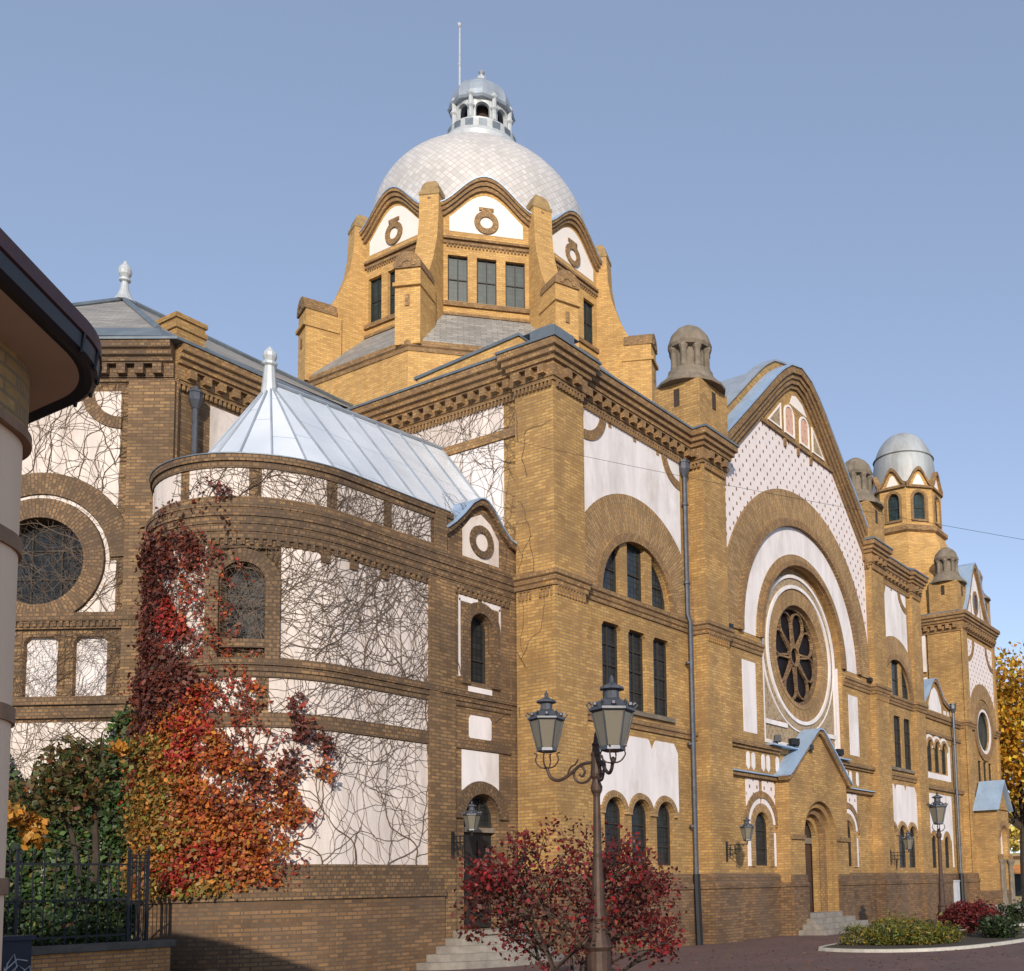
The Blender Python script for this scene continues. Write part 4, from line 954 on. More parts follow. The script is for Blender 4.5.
MB().loft([oc8(2.25, 15.6), oc8(2.25, 20.0), oc8(2.0, 20.6), oc8(1.95, 20.8)]).build('turret_base', 'brick_drum', SYN)
# stepped pyramid shoulders between tower and turret
MB().loft([[(33.0, .6, 15.7), (35.0, .6, 15.7), (35.0, 3, 15.7), (33.0, 3, 15.7)], [(33.1, .7, 17.6), (35.0, .7, 17.6), (35.0, 3, 17.6), (33.1, 3, 17.6)], [(34.9, 2.6, 19.6), (35.0, 2.6, 19.6), (35.0, 3, 19.6), (34.9, 3, 19.6)]]).build('tower_shoulder', 'brick_drum', SYN)
MB().loft([oc8(1.98, 20.75), oc8(2.12, 20.85), oc8(2.12, 21.05), oc8(1.9, 21.2)]).build('turret_cornice', 'brick_trim', SYN)
for k in range(8):
    a = k * PI / 4; N = (math.cos(a), math.sin(a), 0); F = Frame((TC[0] + 1.85 * N[0], TC[1] + 1.85 * N[1], 0), (-N[1], N[0], 0), N)
    o = arch(-.34, .34, 21.55, 22.7, 10)
    us = [-.765 + 1.53 * i / 12 for i in range(13)]; tz = lambda u: bell(u / .76, 23.55, 24.45)
    MB().plate(F, [(-.765, 21.1), (.765, 21.1)] + [(u, tz(u)) for u in us[::-1]], [o], -.3, 0).build('turret_wall', 'brick_drum', SYN)
    if k in (3, 4, 5, 6): window(F, o, -.14, glass='glass_drum', bars=(.45,))
    MB().ring(F, 0, 22.7, .36, .5, 0, PI, 0, .05, 12).box(F, -.5, -.36, 21.5, 22.7, 0, .05).box(F, .36, .5, 21.5, 22.7, 0, .05).box(F, -.5, .5, 21.4, 21.52, 0, .08).build('arch_trim', 'brick_trim', SYN)
    cv = [(u, tz(u)) for u in us]
    MB().strip(F, [(u, z - .14) for u, z in cv], [(u, z + .06) for u, z in cv], -.3, .14).box(F, -.76, .76, 23.3, 23.42, 0, .14).build('gable_moulding', 'brick_trim', SYN)
    MB().plate(F, [(-.36, 23.5), (.36, 23.5), (.12, 24.0), (0, 24.1), (-.12, 24.0)], (), 0, .014).build('stucco_panel', 'stucco_warm', SYN)
tdp = [(1.72, 23.3), (1.75, 24.6)] + [(1.75 * math.cos(R(t)) ** .9, 24.6 + 2.5 * math.sin(R(t))) for t in range(6, 90, 7)] + [(.05, 27.1)]
MB().lathe(TC, tdp, 32).build('turret_dome', 'turret_metal', SYN, smooth=True)
MB().lathe(TC, [(1.7, 25.47), (1.735, 25.5), (1.7, 25.53), (1.6, 25.53)], 32).build('dome_band', 'turret_metal', SYN)
# side porch of the tower
SP = FY(-1.25); SPX = FX(33.0)
MB().plate(SP, rect(33.004, 35.0, .5, 5.3), [arch(33.45, 34.6, .5, 3.9, 14)], -.4, 0).build('porch_wall', 'brick', SYN)
MB().plate(SPX, rect(-1.245, -.1, .5, 5.3), (), -.3, 0).build('porch_wall', 'brick', SYN)
MB().ring(SP, 34.02, 3.9, .6, .85, 0, PI, 0, .05, 16).box(SP, 32.95, 33.42, 2.75, 3.0, 0, .12).box(SP, 34.62, 35.05, 2.75, 3.0, 0, .12).build('arch_trim', 'brick_trim', SYN)
MB().cube(32.9, 35.1, -1.35, -.15, .5, 1.2).build('plinth', 'brick_plinth', SYN)
MB().plate(SP, arch(33.5, 34.55, 3.05, 3.9, 12), (), -.3, -.25).build('fanlight', 'stucco', SYN)
for x in (33.1, 33.42, 34.62, 34.9): MB().lathe((x, -1.33), [(.16, .5), (.16, .75), (.1, .85), (.1, 2.5), (.16, 2.65), (.16, 2.75)], 10).build('column', 'stone', SYN)
MB().cube(32.5, 35.4, -2.2, -.1, -.1, .5).cube(32.2, 35.7, -2.55, -.1, -.1, .25).build('steps', 'step_stone', SYN)
spr = [(32.75, 5.25), (34.0, 6.75), (35.25, 5.25)]
MB().plate(SP, [(33.0, 5.25), (35.0, 5.25), (34.0, 6.6)], (), -1.1, .0).build('porch_gable', 'brick', SYN)
MB().strip(SP, spr, [(u, v + .1) for u, v in spr], -1.15, .2).build('porch_roof', 'zinc_blue', SYN)
MB().cube(33.5, 34.55, -.45, -.4, .5, 3.0).build('door', 'door', SYN)

# downpipes
def downpipe(pts, head, m='lead', boot=None, clips=(3.5, 6., 8.5, 11., 13.5)):
    x, y, z = head
    p = MB().tube(pts, .075, 8).build('downpipe', m, SYN)
    MB().lathe((x, y), [(.09, z - .3), (.17, z - .08), (.17, z + .12), (.19, z + .12), (.19, z + .17), (.05, z + .17)], 8).build('rain_head', m, p)
    if boot: MB().tube(boot, .11, 8).build('pipe_boot', 'iron', p)
    m2 = MB()
    for zz in clips: m2.lathe((x, y), [(.09, zz), (.11, zz + .01), (.11, zz + .07), (.09, zz + .08)], 8)
    m2.build('pipe_clip', m, p)
downpipe([(6.38, .06, 15), (6.38, .06, 10.05), (6.38, -.03, 9.8), (6.38, -.03, 2.1)], (6.38, .06, 14.75), boot=[(6.38, -.03, 2.1), (6.38, -.08, 0)])
downpipe([(31.0, .1, 10.6), (31.0, .1, 2.1)], (31.0, .1, 10.4), 'lead', boot=[(31.0, .08, 2.1), (31.0, .06, 0)], clips=(3.5, 6., 8.5))
downpipe([(-4.75, 7.95, 15.0), (-4.75, 7.95, 8)], (-4.75, 7.95, 14.7), 'lead', clips=(12.,))

SUN_E = 2.5; SKY = (.75, .6, 1.6, .15, .75, 1500.); EXPO = 0.72
# ------------------------------------------------------------------ plants: leaves and stems
def leaves(name, P, size, cols, parent=None, nrm=None, flat=.5, aspect=.62, m='leaf'):
    """one mesh of many small leaf-sized faces"""
    P = np.asarray(P, float); n = len(P); size = np.broadcast_to(size, n)
    a = RNG.normal(size=(n, 3))
    N = RNG.normal(size=(n, 3))
    if nrm is not None: N = np.asarray(nrm) * 1. + N * flat
    N /= np.linalg.norm(N, axis=1, keepdims=True)
    a -= N * (a * N).sum(1, keepdims=True); a /= np.linalg.norm(a, axis=1, keepdims=True); b = np.cross(N, a)
    s = size[:, None]; bend = N * s * .18
    V = np.stack([P + a * s, P + b * s * aspect - bend, P - a * s * .8, P - b * s * aspect - bend], 1).reshape(-1, 3)
    me = bpy.data.meshes.new(name)
    me.vertices.add(4 * n); me.vertices.foreach_set('co', V.astype(np.float32).ravel())
    me.loops.add(4 * n); me.loops.foreach_set('vertex_index', np.arange(4 * n, dtype=np.int32))
    me.polygons.add(n); me.polygons.foreach_set('loop_start', np.arange(0, 4 * n, 4, dtype=np.int32)); me.polygons.foreach_set('loop_total', np.full(n, 4, dtype=np.int32))
    at = me.color_attributes.new('tint', 'FLOAT_COLOR', 'POINT')
    c = np.concatenate([np.repeat(np.clip(cols, 0, 1), 4, 0), np.ones((4 * n, 1))], 1).astype(np.float32); at.data.foreach_set('color', c.ravel())
    me.update(calc_edges=True); me.validate(); me.materials.append(M[m])
    o = bpy.data.objects.new(name, me); COL.objects.link(o)
    if parent: o.parent = parent
    return o
def pick(n, pal, wts, jit=.25):
    pal = np.array(pal); k = RNG.choice(len(pal), n, p=np.array(wts) / np.sum(wts))
    return pal[k] * (1 + RNG.normal(0, jit, (n, 1))) * (1 + RNG.normal(0, .08, (n, 3)))
def vnoise(x, y, f, seed=0):
    """cheap smooth 2-D noise in 0..1"""
    r = np.random.default_rng(seed); s = 0
    for k in range(6): a = r.uniform(0, 2 * PI); q = f * r.uniform(.6, 1.7); s = s + np.sin(q * (x * np.cos(a) + y * np.sin(a)) + r.uniform(0, 6.3))
    return .5 + s / 6
def stems(name, F, u0, u1, v0, v1, seeds, label, cat='creeper', step=.13, br=.13, maxseg=5200, r0=.018, jig=.3, keep=None, up=PI / 2, life=(12, 40), group=None):
    m = MB(); tips = [(u, v, up + random.gauss(0, .35), r0, random.randint(*life) * 2, 0) for u, v in seeds]; seg = 0
    while tips and seg < maxseg:
        u, v, a, r, L, dep = tips.pop(random.randrange(len(tips))); pts = [(u, v)]; rs = [r]
        for i in range(L):
            a += random.gauss(0, jig); a += (up - a) * (.06 if dep < 2 else .015)
            u += step * math.cos(a); v += step * math.sin(a)
            if not (u0 < u < u1 and v0 < v < v1): break
            if keep and not keep(u, v): break
            pts.append((u, v)); r = max(.0048, r * .965); rs.append(r); seg += 1
            if random.random() < br and dep < 7: tips.append((u, v, a + random.choice((-1, 1)) * random.uniform(.4, 1.2), r * .62, random.randint(*life), dep + 1))
        if len(pts) > 2: m.tube([F.pt(p, q, .018 + .012 * random.random()) for p, q in pts], rs, 3, False)
    o = m.build(name, 'stem'); return tag(o, label, cat, group)

# bare creeper on the walls
AG = 'bare creepers on the walls'
stems('bare_creeper', CV, 2.95, 9.6, 2.2, 10.9, [(3.6, 2.3), (4.6, 2.3), (5.4, 2.3), (6.2, 2.3), (7.0, 2.4), (7.6, 2.4), (3.3, 5), (5.2, 6.7), (6.4, 6.7), (8.5, 6.8), (4.0, 6.7), (6, 9.5), (8, 9.4), (4, 9.5), (9, 9.4)], 'leafless web of creeper stems on the white panels of the round ended annex', maxseg=15000, r0=.019, br=.17, group=None)
stems('bare_creeper', APF, -.05, 5.4, 1.8, 15.4, [(.4, 2.), (1.4, 2.), (2.2, 2.), (3.0, 2.), (3.8, 2.), (.8, 6), (1.5, 9), (2.4, 11.9), (1.6, 11.6), (4, 12), (3.1, 12.6), (1.4, 12.8), (4.6, 11), (.3, 8)], 'leafless creeper stems around the round window and blind niches', maxseg=13000, r0=.021, br=.17)
stems('bare_creeper', LW, 1.35, 7.2, 10.6, 15.2, [(2.0, 10.8), (3.2, 11.6), (4.4, 12.6), (5.5, 14.2), (3.0, 14.2), (2.2, 13)], 'thin leafless creeper on the side wall above the pale metal roof', maxseg=2600, r0=.013, br=.17)
stems('bare_creeper', FX(0), .02, 1.3, 6.0, 15.0, [(1.2, 6.2), (1.0, 7.5), (.7, 9.95), (.9, 12.6), (1.2, 13.6)], 'faint creeper strands on the brick corner pier', maxseg=700, r0=.010, br=.1)
stems('bare_creeper', CV, 0., 2.9, 5.4, 11.5, [(2.6, 5.5), (1.0, 6), (2.2, 7), (.6, 9.0), (1.6, 9.4)], 'leafless creeper stems on the narrow wing above the side door', maxseg=1300, r0=.013, br=.12)

# red creeper on the round end
N = 230000
u = RNG.uniform(5.0, 11.0, N); v = RNG.uniform(1.75, 10.75, N)
vv = np.array([1.75, 2.1, 2.6, 3.2, 4.0, 4.8, 5.6, 6.3, 6.9, 7.6, 8.4, 9.0, 9.5, 10.0, 10.7]); ue = np.array([7.5, 7.0, 6.7, 7.1, 7.35, 7.5, 7.8, 8.1, 8.4, 8.7, 8.7, 8.4, 8.9, 9.1, 9.2])
edge = np.interp(v, vv, ue); w1 = vnoise(u, v, 2.2, 3); w2 = vnoise(u, v, 7, 5)
d = (u - edge + .1) + (w1 - .5) * 1.6 + (vnoise(u, v, 5.5, 9) - .5) * .9
dens = np.clip(.2 + d * .75, 0, 1.25) * (.28 + 1.1 * np.clip(w2 * 1.7 - .3, 0, 1))
dens *= np.where(v > 6.6, .72, 1); dens *= np.where(v > 9.4, np.clip(1.25 - (v - 9.4) * 1.3 - (u - 9.6) * .5, .0, 1) * .55, 1)
dens *= np.where((v > 6.2) & (v < 6.65), .75, 1) * np.where((u > AW0 - .02) & (u < AW1 + .02) & (v > 7.05) & (v < 8.65), .12, 1)
keep = RNG.uniform(size=N) < dens * .62
u, v, d = u[keep], v[keep], d[keep]; n = len(u)
base = [CV.base(q) for q in u]
off = .05 + RNG.gamma(1.6, .05, n) * np.where(v < 6.5, 1.35, .8)
P = np.array([(b[0][0] + b[1][0] * o, b[0][1] + b[1][1] * o, q) for b, o, q in zip(base, off, v)]); NR = np.array([(b[1][0], b[1][1], .45) for b in base])
dark = pick(n, [(.13, .035, .022), (.19, .05, .025), (.085, .032, .02), (.22, .04, .02)], [4, 3, 3, 1.])
fire = pick(n, [(.46, .12, .018), (.38, .07, .016), (.48, .19, .025), (.26, .05, .018), (.34, .17, .04)], [3, 2.4, 2., 2.6, 1.2])
gold = pick(n, [(.34, .19, .045), (.24, .20, .04), (.42, .20, .03), (.16, .17, .035)], [3, 2, 2, 1.5])
f = np.clip((6.6 - v) / 2.2 + (vnoise(u, v, 2.1, 11) - .5) * 2.2, 0, 1); g = np.clip((u - 8.7) * .9 + (4.2 - v) * .35 + (vnoise(u, v, 2.6, 12) - .5) * 1.2, 0, 1) * (v < 5.2)
k = RNG.uniform(size=(n, 1)); cols = np.where(k < f[:, None], fire, dark); k = RNG.uniform(size=(n, 1)); cols = np.where(k < g[:, None] * .8, gold, cols)
red = (vnoise(u, v, 3, 21) > .8)[:, None]; cols = np.where(red & (RNG.uniform(size=(n, 1)) < .6), pick(n, [(.36, .028, .02), (.42, .06, .025)], [2, 1]), cols)
RCR = thing('red_creeper', 'red and orange autumn creeper covering the round end of the annex', 'creeper', (-7.4, 1.6, 0))
def to_local(P, o): return np.asarray(P) - np.array(o.location)
shP, shC, m = [], [], MB()
for i in range(150):
    vv_ = random.uniform(1.9, 9.4); uu_ = float(np.interp(vv_, vv, ue)) + random.uniform(-.45, .5); a_ = random.choice((-1.3, -1.0, 2.6, 2.9, -.4 - PI / 2)); pts = []
    for k_ in range(random.randint(5, 13)):
        a_ += random.gauss(0, .3); a_ += (-PI / 2 - a_) * .05; uu_ -= .07 * math.cos(a_); vv_ += .07 * math.sin(a_)
        q = CV.pt(uu_, vv_, random.uniform(.03, .12)); pts.append(q)
        for j in range(random.randint(1, 3)): shP.append(q + Vector((random.gauss(0, .035), random.gauss(0, .03), random.gauss(0, .035)))); shC.append(random.random() < .5)
    m.tube([q - Vector(RCR.location) for q in pts], .006, 3, False)
for i in range(26):
    uu_ = random.uniform(7.0, 11); vv_ = 2.; pts = []; a_ = PI / 2
    for k_ in range(random.randint(20, 60)):
        a_ += random.gauss(0, .2); a_ += (PI / 2 - a_) * .15; uu_ += .12 * math.cos(a_); vv_ += .12 * math.sin(a_); pts.append(CV.pt(uu_, vv_, .03))
    m.tube([q - Vector(RCR.location) for q in pts], [max(.006, .022 * (1 - k_ / len(pts))) for k_ in range(len(pts))], 4, False)
m.build('stems', 'stem', RCR)
n2 = len(shP); c2 = np.where(np.array(shC)[:, None], pick(n2, [(.36, .04, .02), (.44, .1, .02), (.3, .03, .02)], [2, 2, 1]), pick(n2, [(.16, .04, .025), (.24, .07, .03)], [2, 1]))
leaves('foliage', to_local(np.concatenate([P, np.array([tuple(q) for q in shP])]), RCR), np.concatenate([RNG.gamma(5, .0092, n).clip(.022, .085), RNG.uniform(.03, .06, n2)]), np.concatenate([cols, c2]), RCR, nrm=np.concatenate([NR, np.tile((-.6, -.6, .5), (n2, 1))]), flat=.6)
# green ivy beside it on the chancel wall
N = 60000; u = RNG.uniform(-.1, 5.2, N); v = RNG.uniform(.5, 7.2, N)
top = np.interp(u, [-.1, .5, 1.0, 1.6, 2.4, 3.2, 4., 5.2], [7.2, 6.8, 6.2, 5.3, 4.8, 5.0, 5.6, 6.2]) + (vnoise(u, v, 3, 31) - .5) * 1.4
keep = (v < top) & (RNG.uniform(size=N) < .30 + .7 * vnoise(u, v, 6, 32) * np.clip((top - v) * .8, .12, 1)) & (RNG.uniform(size=N) < .55); u, v = u[keep], v[keep]; n = len(u)
off = .05 + RNG.gamma(1.6, .07, n); P = np.array([APF.pt(a, b, c + .1) for a, b, c in zip(u, v, off)])
cols = pick(n, [(.045, .095, .018), (.03, .06, .016), (.075, .13, .025), (.14, .12, .025), (.09, .06, .03)], [4, 4, 2, .8, .6])
tag(leaves('green_ivy', P, RNG.uniform(.05, .11, n), cols, nrm=np.tile((-.84, -.54, .5), (n, 1)), flat=.6), 'dark green ivy climbing the lower wall beside the red creeper', 'ivy')

def clump(c, r, n, shell=.55):
    q = RNG.normal(size=(n, 3)); q /= np.linalg.norm(q, axis=1, keepdims=True); rad = RNG.uniform(shell, 1, n) ** .6
    return np.asarray(c) + q * rad[:, None] * np.asarray(r)
def bush(name, label, cat, c, blobs, n, size, pal, wts, stemz=True, group=None, nst=7, asp=.6):
    t = thing(name, label, cat, c, group)
    P = []
    for b in blobs:
        k = int(n * b[3] ** 2 / sum(x[3] ** 2 for x in blobs)); hz = b[3] * (b[4] if len(b) > 4 else .8)
        c = clump(b[:3], (b[3], b[3], hz), 34, .55); c += (c - np.array(b[:3])) * RNG.uniform(-.15, .3, (34, 1))
        P += [c[RNG.integers(0, 34, k // 2)] + RNG.normal(0, b[3] * .13, (k // 2, 3)), clump(b[:3], (b[3] * .92, b[3] * .92, hz * .9), k - k // 2)]
    P = np.concatenate(P); P = P[P[:, 2] > .02]
    leaves('foliage', P, RNG.gamma(6, size / 6.5, len(P)).clip(size * .4, size * 1.6), pick(len(P), pal, wts), t, aspect=asp)
    m = MB()
    for i in range(nst):
        b = random.choice(blobs); e = (b[0] + random.uniform(-.5, .5) * b[3], b[1] + random.uniform(-.5, .5) * b[3], max(.12, b[2] + .3 * b[3]))
        m.tube([(random.uniform(-.05, .05), random.uniform(-.05, .05), -.02), (e[0] * .4, e[1] * .4, e[2] * .55), e], [.022, .016, .007], 5)
    m.build('stems', 'bark', t)
    return t
DG = [(.03, .055, .018), (.045, .08, .022), (.022, .036, .016), (.08, .07, .03), (.10, .04, .02)]
SG = 'evergreen shrubs behind the railing'
bush('shrub', 'dark green shrub behind the railing, next to the red creeper', 'shrub', (-9.4, 4.2, 0), [(0, 0, 1.0, .9), (.5, .5, 1.7, .6), (-.6, .2, .7, .7), (.6, -.4, .5, .5)], 3600, .07, DG, [4, 4, 3, .6, .3])
bush('shrub', 'tall dark shrub behind the railing under the yellow branch', 'shrub', (-11.0, 5.2, 0), [(0, 0, 1.4, 1.0), (.3, .3, 2.6, .8), (-.7, 0, 2.0, .8), (.7, .2, .9, .7)], 4600, .075, DG, [4, 4, 3, 1, .5])
bush('shrub', 'low dark shrub behind the railing close to the cream wall', 'shrub', (-12.2, 3.6, 0), [(0, 0, .8, .8), (.6, .1, 1.1, .6), (-.5, 0, 1.2, .7)], 3000, .07, DG, [4, 4, 3, .7, .5])
# slim tree by the chancel
t = thing('slim_tree', 'slim dark forked tree with thinning brown and yellow leaves behind the railing', 'tree', (-8.62, 5.0, 0))
tr = MB().tube([(0, 0, -.1), (-.04, .05, 1.2), (.06, .06, 2.6), (.0, .1, 3.8), (-.15, .2, 4.6)], [.1, .085, .075, .04, .012], 8).tube([(-.03, .04, 1.0), (-.25, 0, 2.0), (-.45, .05, 3.1), (-.9, .1, 4.0)], [.06, .055, .045, .02], 7)
for i in range(12):
    z = random.uniform(2.6, 5.0); e = (random.uniform(-1.9, .5), random.uniform(-.5, .6), z + random.uniform(.1, .8)); tr.tube([(.06, .06, z), (e[0] * .5, e[1] * .5, z + .3), e], [.02, .014, .006], 5)
tr.build('trunk', 'bark', t)
P = np.concatenate([clump((-.5, 0, 4.2), (.8, .6, .9), 1100, .1), clump((-1.2, .1, 3.6), (.6, .5, .6), 500, .1)])
leaves('crown', P, RNG.uniform(.05, .1, len(P)), pick(len(P), [(.12, .09, .03), (.16, .11, .035), (.07, .085, .025), (.2, .07, .025)], [3, 2, 3, 1]), t)
P = np.concatenate([clump((-1.9, -.3, 3.4), (.5, .3, .25), 260, .1), clump((-1.35, -.3, 3.1), (.3, .3, .35), 200, .1), clump((.3, -.2, 4.9), (.25, .2, .15), 60, .1)])
leaves('yellow_leaves', P, RNG.uniform(.06, .11, len(P)), pick(len(P), [(.55, .27, .04), (.45, .2, .03), (.6, .36, .1)], [3, 2, 1]), t)

# ------------------------------------------------------------------ low wall, railing, box
t = thing('low_brick_wall', 'low orange brick wall with dark coping under the iron railing', 'wall', (-11.4, 2.7, 0))
loc = Vector((-11.4, 2.7, 0)); W0 = lambda mb: [setattr(mb, 'v', [p - loc for p in mb.v]), mb][1]
W0(MB().cube(-15, -8.55, 2.5, 2.9, -.1, .83)).build('wall', 'brick_planter', t); W0(MB().cube(-15.05, -8.48, 2.44, 2.96, .832, .96)).build('coping', 'coping', t)
t = thing('iron_railing', 'black iron railing standing on the low brick wall', 'railing', (-11.4, 2.7, .96))
loc = Vector((-11.4, 2.7, .96))
m = MB()
for i in range(30): x = -14.6 + i * .19; m.tube([(x, 2.7, .95), (x, 2.7, 2.55)], .011, 5).lathe((x, 2.7), [(.01, 2.55), (.022, 2.58), (.002, 2.66)], 5)
for z in (1.1, 1.75, 2.4): m.box(FY(2.7), -14.8, -9.3, z - .018, z + .018, -.012, .012)
W0(m).build('bars', 'iron', t)
m = MB()
for x in (-11.25, -9.28, -8.92): m.cube(x - .024, x + .024, 2.676, 2.724, .95, 2.62).lathe((x, 2.7), [(.03, 2.62), (.042, 2.66), (.01, 2.74)], 6)
W0(m).build('post', 'iron', t)
m = MB()
for i in range(4): x = -9.22 + i * .08; m.box(FY(2.7), x - .008, x + .008, .96, 2.58, -.01, .01)
for z in (1.0, 1.72, 2.28, 2.36, 2.44, 2.52, 2.58): m.box(FY(2.7), -9.28, -8.92, z - .01, z + .01, -.014, .014)
W0(m).build('grid_panel', 'iron', t)
t = thing('utility_box', 'dark blue utility box with white graffiti at the foot of the cream building', 'box', (-13.65, -1.5, 0))
MB().cube(-.5, .36, -.3, .3, 0, 1.2).cube(-.54, .4, -.34, .34, 1.2, 1.26).build('cabinet', 'blue_box', t)
g = MB(); GF = FY(-.3)
for pts in ([(.02, .62), (.08, 1.0), (.16, 1.12), (.2, .95), (.1, .86), (.24, .8)], [(.14, .75), (.2, .98), (.3, .9), (.26, .7), (.34, .6)], [(.25, .85), (.36, .95), (.4, .75), (.28, .62), (.2, .72)], [(.04, .9), (.2, 1.05), (.33, 1.02)], [(-.2, .6), (-.1, .95), (0, .7), (.05, .95)]):
    g.tube([GF.pt(a - .02, b - .1, .006) for a, b in pts], .01, 5)
g.build('graffiti', 'graffiti', t)

# ------------------------------------------------------------------ cream corner building
bc = (-18.295, -9.888); Ad = Vector((.81, .585)).normalized(); An = Vector((Ad.y, -Ad.x))
def plan(off, n=16):
    """plan outline of the corner building, offset outwards"""
    r = .585 + off; a0 = math.atan2(An.y, An.x)
    arc = [(bc[0] + r * math.cos(a0 + (0 - a0) * i / n), bc[1] + r * math.sin(a0 + (0 - a0) * i / n)) for i in range(n + 1)]
    s = Vector(arc[0]) - Ad * 6; e_ = (arc[-1][0], arc[-1][1] + 6)
    bk = Vector(s) - An * 6
    return [tuple(s)] + arc + [e_, (bk.x - 3, e_[1]), tuple(bk)]
t = thing('corner_building', 'cream plastered corner building with rounded end and dark overhanging eaves', 'building', (bc[0], bc[1], 0)); loc = Vector((bc[0], bc[1], 0))
def pl(z0, z1, o0, o1=None):
    o1 = o0 if o1 is None else o1
    return W0(MB().loft([[(x, y, z0) for x, y in plan(o0)], [(x, y, z1) for x, y in plan(o1)]]))
pl(-.1, 4.66, 0).build('wall', 'cream', t, smooth=True, ang=50)
for z in (1.7, 2.78, 3.88): pl(z, z + .1, .02).build('string_band', 'band', t)
pl(4.66, 5.12, .025).build('brick_frieze', 'brick', t); pl(4.62, 4.68, .05).build('string_band', 'band', t)
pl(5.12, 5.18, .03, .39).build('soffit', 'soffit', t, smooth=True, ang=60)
ring_ = lambda L: W0(MB().loft([[(x, y, z) for x, y in plan(o)] for o, z in L]))
ring_(((.33, 5.165), (.375, 5.15), (.41, 5.175), (.418, 5.265))).build('gutter', 'fascia', t)
ring_(((.4, 5.265), (.43, 5.28), (.425, 5.385), (.26, 5.44), (-.5, 5.7))).build('roof', 'roof_edge', t)
m = MB()
for q in range(5):
    a_ = -.95 + q * .24; c = (bc[0] + .99 * math.cos(a_), bc[1] + .99 * math.sin(a_)); m.tube([(c[0], c[1], 5.15), (c[0] + .02 * math.cos(a_), c[1] + .02 * math.sin(a_), 5.28)], .012, 5)
W0(m).build('gutter_clip', 'iron', t)

# ------------------------------------------------------------------ street lamps and wall lanterns
def lantern(m_, x, y, z, s, t, scroll=True):
    """hexagonal tapering street lantern, z = bottom of the glass"""
    hexp = lambda r, zz: [(x + r * s * math.cos(k * PI / 3 + .2), y + r * s * math.sin(k * PI / 3 + .2), z + zz * s) for k in range(6)]
    L = MB().loft([hexp(.13, -.07), hexp(.17, -.05), hexp(.165, .0), hexp(.12, .01)])
    L.loft([hexp(.27, .45), hexp(.31, .47), hexp(.31, .5), hexp(.26, .53), hexp(.19, .6), hexp(.11, .64), hexp(.10, .66)])
    L.lathe((x, y), [(r * s, z + h * s) for r, h in ((.10, .64), (.10, .74), (.17, .76), (.16, .79), (.07, .83), (.03, .86), (.035, .9), (.005, .96))], 10)
    a, b = hexp(.165, 0), hexp(.275, .45)
    for p, q in zip(a, b): L.tube([p, q], .012 * s, 5)
    for k in range(6):
        aa = k * PI / 3 + .2; c = (x + .29 * s * math.cos(aa), y + .29 * s * math.sin(aa), z + .5 * s)
        L.tube([c, (c[0] + .05 * s * math.cos(aa), c[1] + .05 * s * math.sin(aa), c[2] + .05 * s), (c[0] + .02 * s * math.cos(aa), c[1] + .02 * s * math.sin(aa), c[2] + .085 * s), (c[0] - .02 * s * math.cos(aa), c[1] - .02 * s * math.sin(aa), c[2] + .05 * s)], .014 * s, 5)
        q = aa + PI / 6; c = (x + .27 * s * math.cos(q), y + .27 * s * math.sin(q), z + .53 * s); L.lathe((c[0], c[1]), [(.01 * s, c[2] - .02 * s), (.035 * s, c[2]), (.03 * s, c[2] + .035 * s), (.005 * s, c[2] + .05 * s)], 6)
    h = L.build('lantern', 'lead', t)
    MB().loft([hexp(.155, .005), hexp(.262, .445)]).build('lamp_glass', 'milk', h)
    return h
def smooth(pts, n=5):
    """Catmull-Rom smoothing of a polyline"""
    P = [Vector(p) for p in pts]; P = [P[0] * 2 - P[1]] + P + [P[-1] * 2 - P[-2]]; out = []
    for a, b_, c, d in zip(P, P[1:], P[2:], P[3:]):
        for i in range(n): t_ = i / n; out.append(.5 * ((2 * b_) + (c - a) * t_ + (2 * a - 5 * b_ + 4 * c - d) * t_ ** 2 + (3 * b_ - a - 3 * c + d) * t_ ** 3))
    return out + [P[-2]]
lp = Vector((-10.55, -9.29, 0)); yaw = R(37.3); fw = Vector((math.cos(yaw), math.sin(yaw))); rt = Vector((fw.y, -fw.x))
t = thing('street_lamp', 'tall brown iron street lamp with two lanterns in front of the red leaved tree', 'street lamp', tuple(lp))
MB().lathe((0, 0), [(.2, 0), (.2, .12), (.16, .2), (.15, .9), (.18, .95), (.15, 1.02), (.12, 1.1), (.11, 1.25), (.12, 1.3), (.085, 1.4), (.075, 1.75), (.055, 2.05), (.06, 2.1), (.052, 2.15), (.042, 2.8), (.05, 2.84), (.07, 2.88), (.075, 2.93), (.055, 2.98), (.05, 3.02), (.07, 3.06), (.075, 3.1), (.065, 3.18), (.06, 3.3), (.07, 3.34), (.05, 3.38), (.045, 3.44), (.055, 3.46), (.03, 3.5), (.02, 3.6), (.005, 3.63)], 14).build('post', 'pole_iron', t)
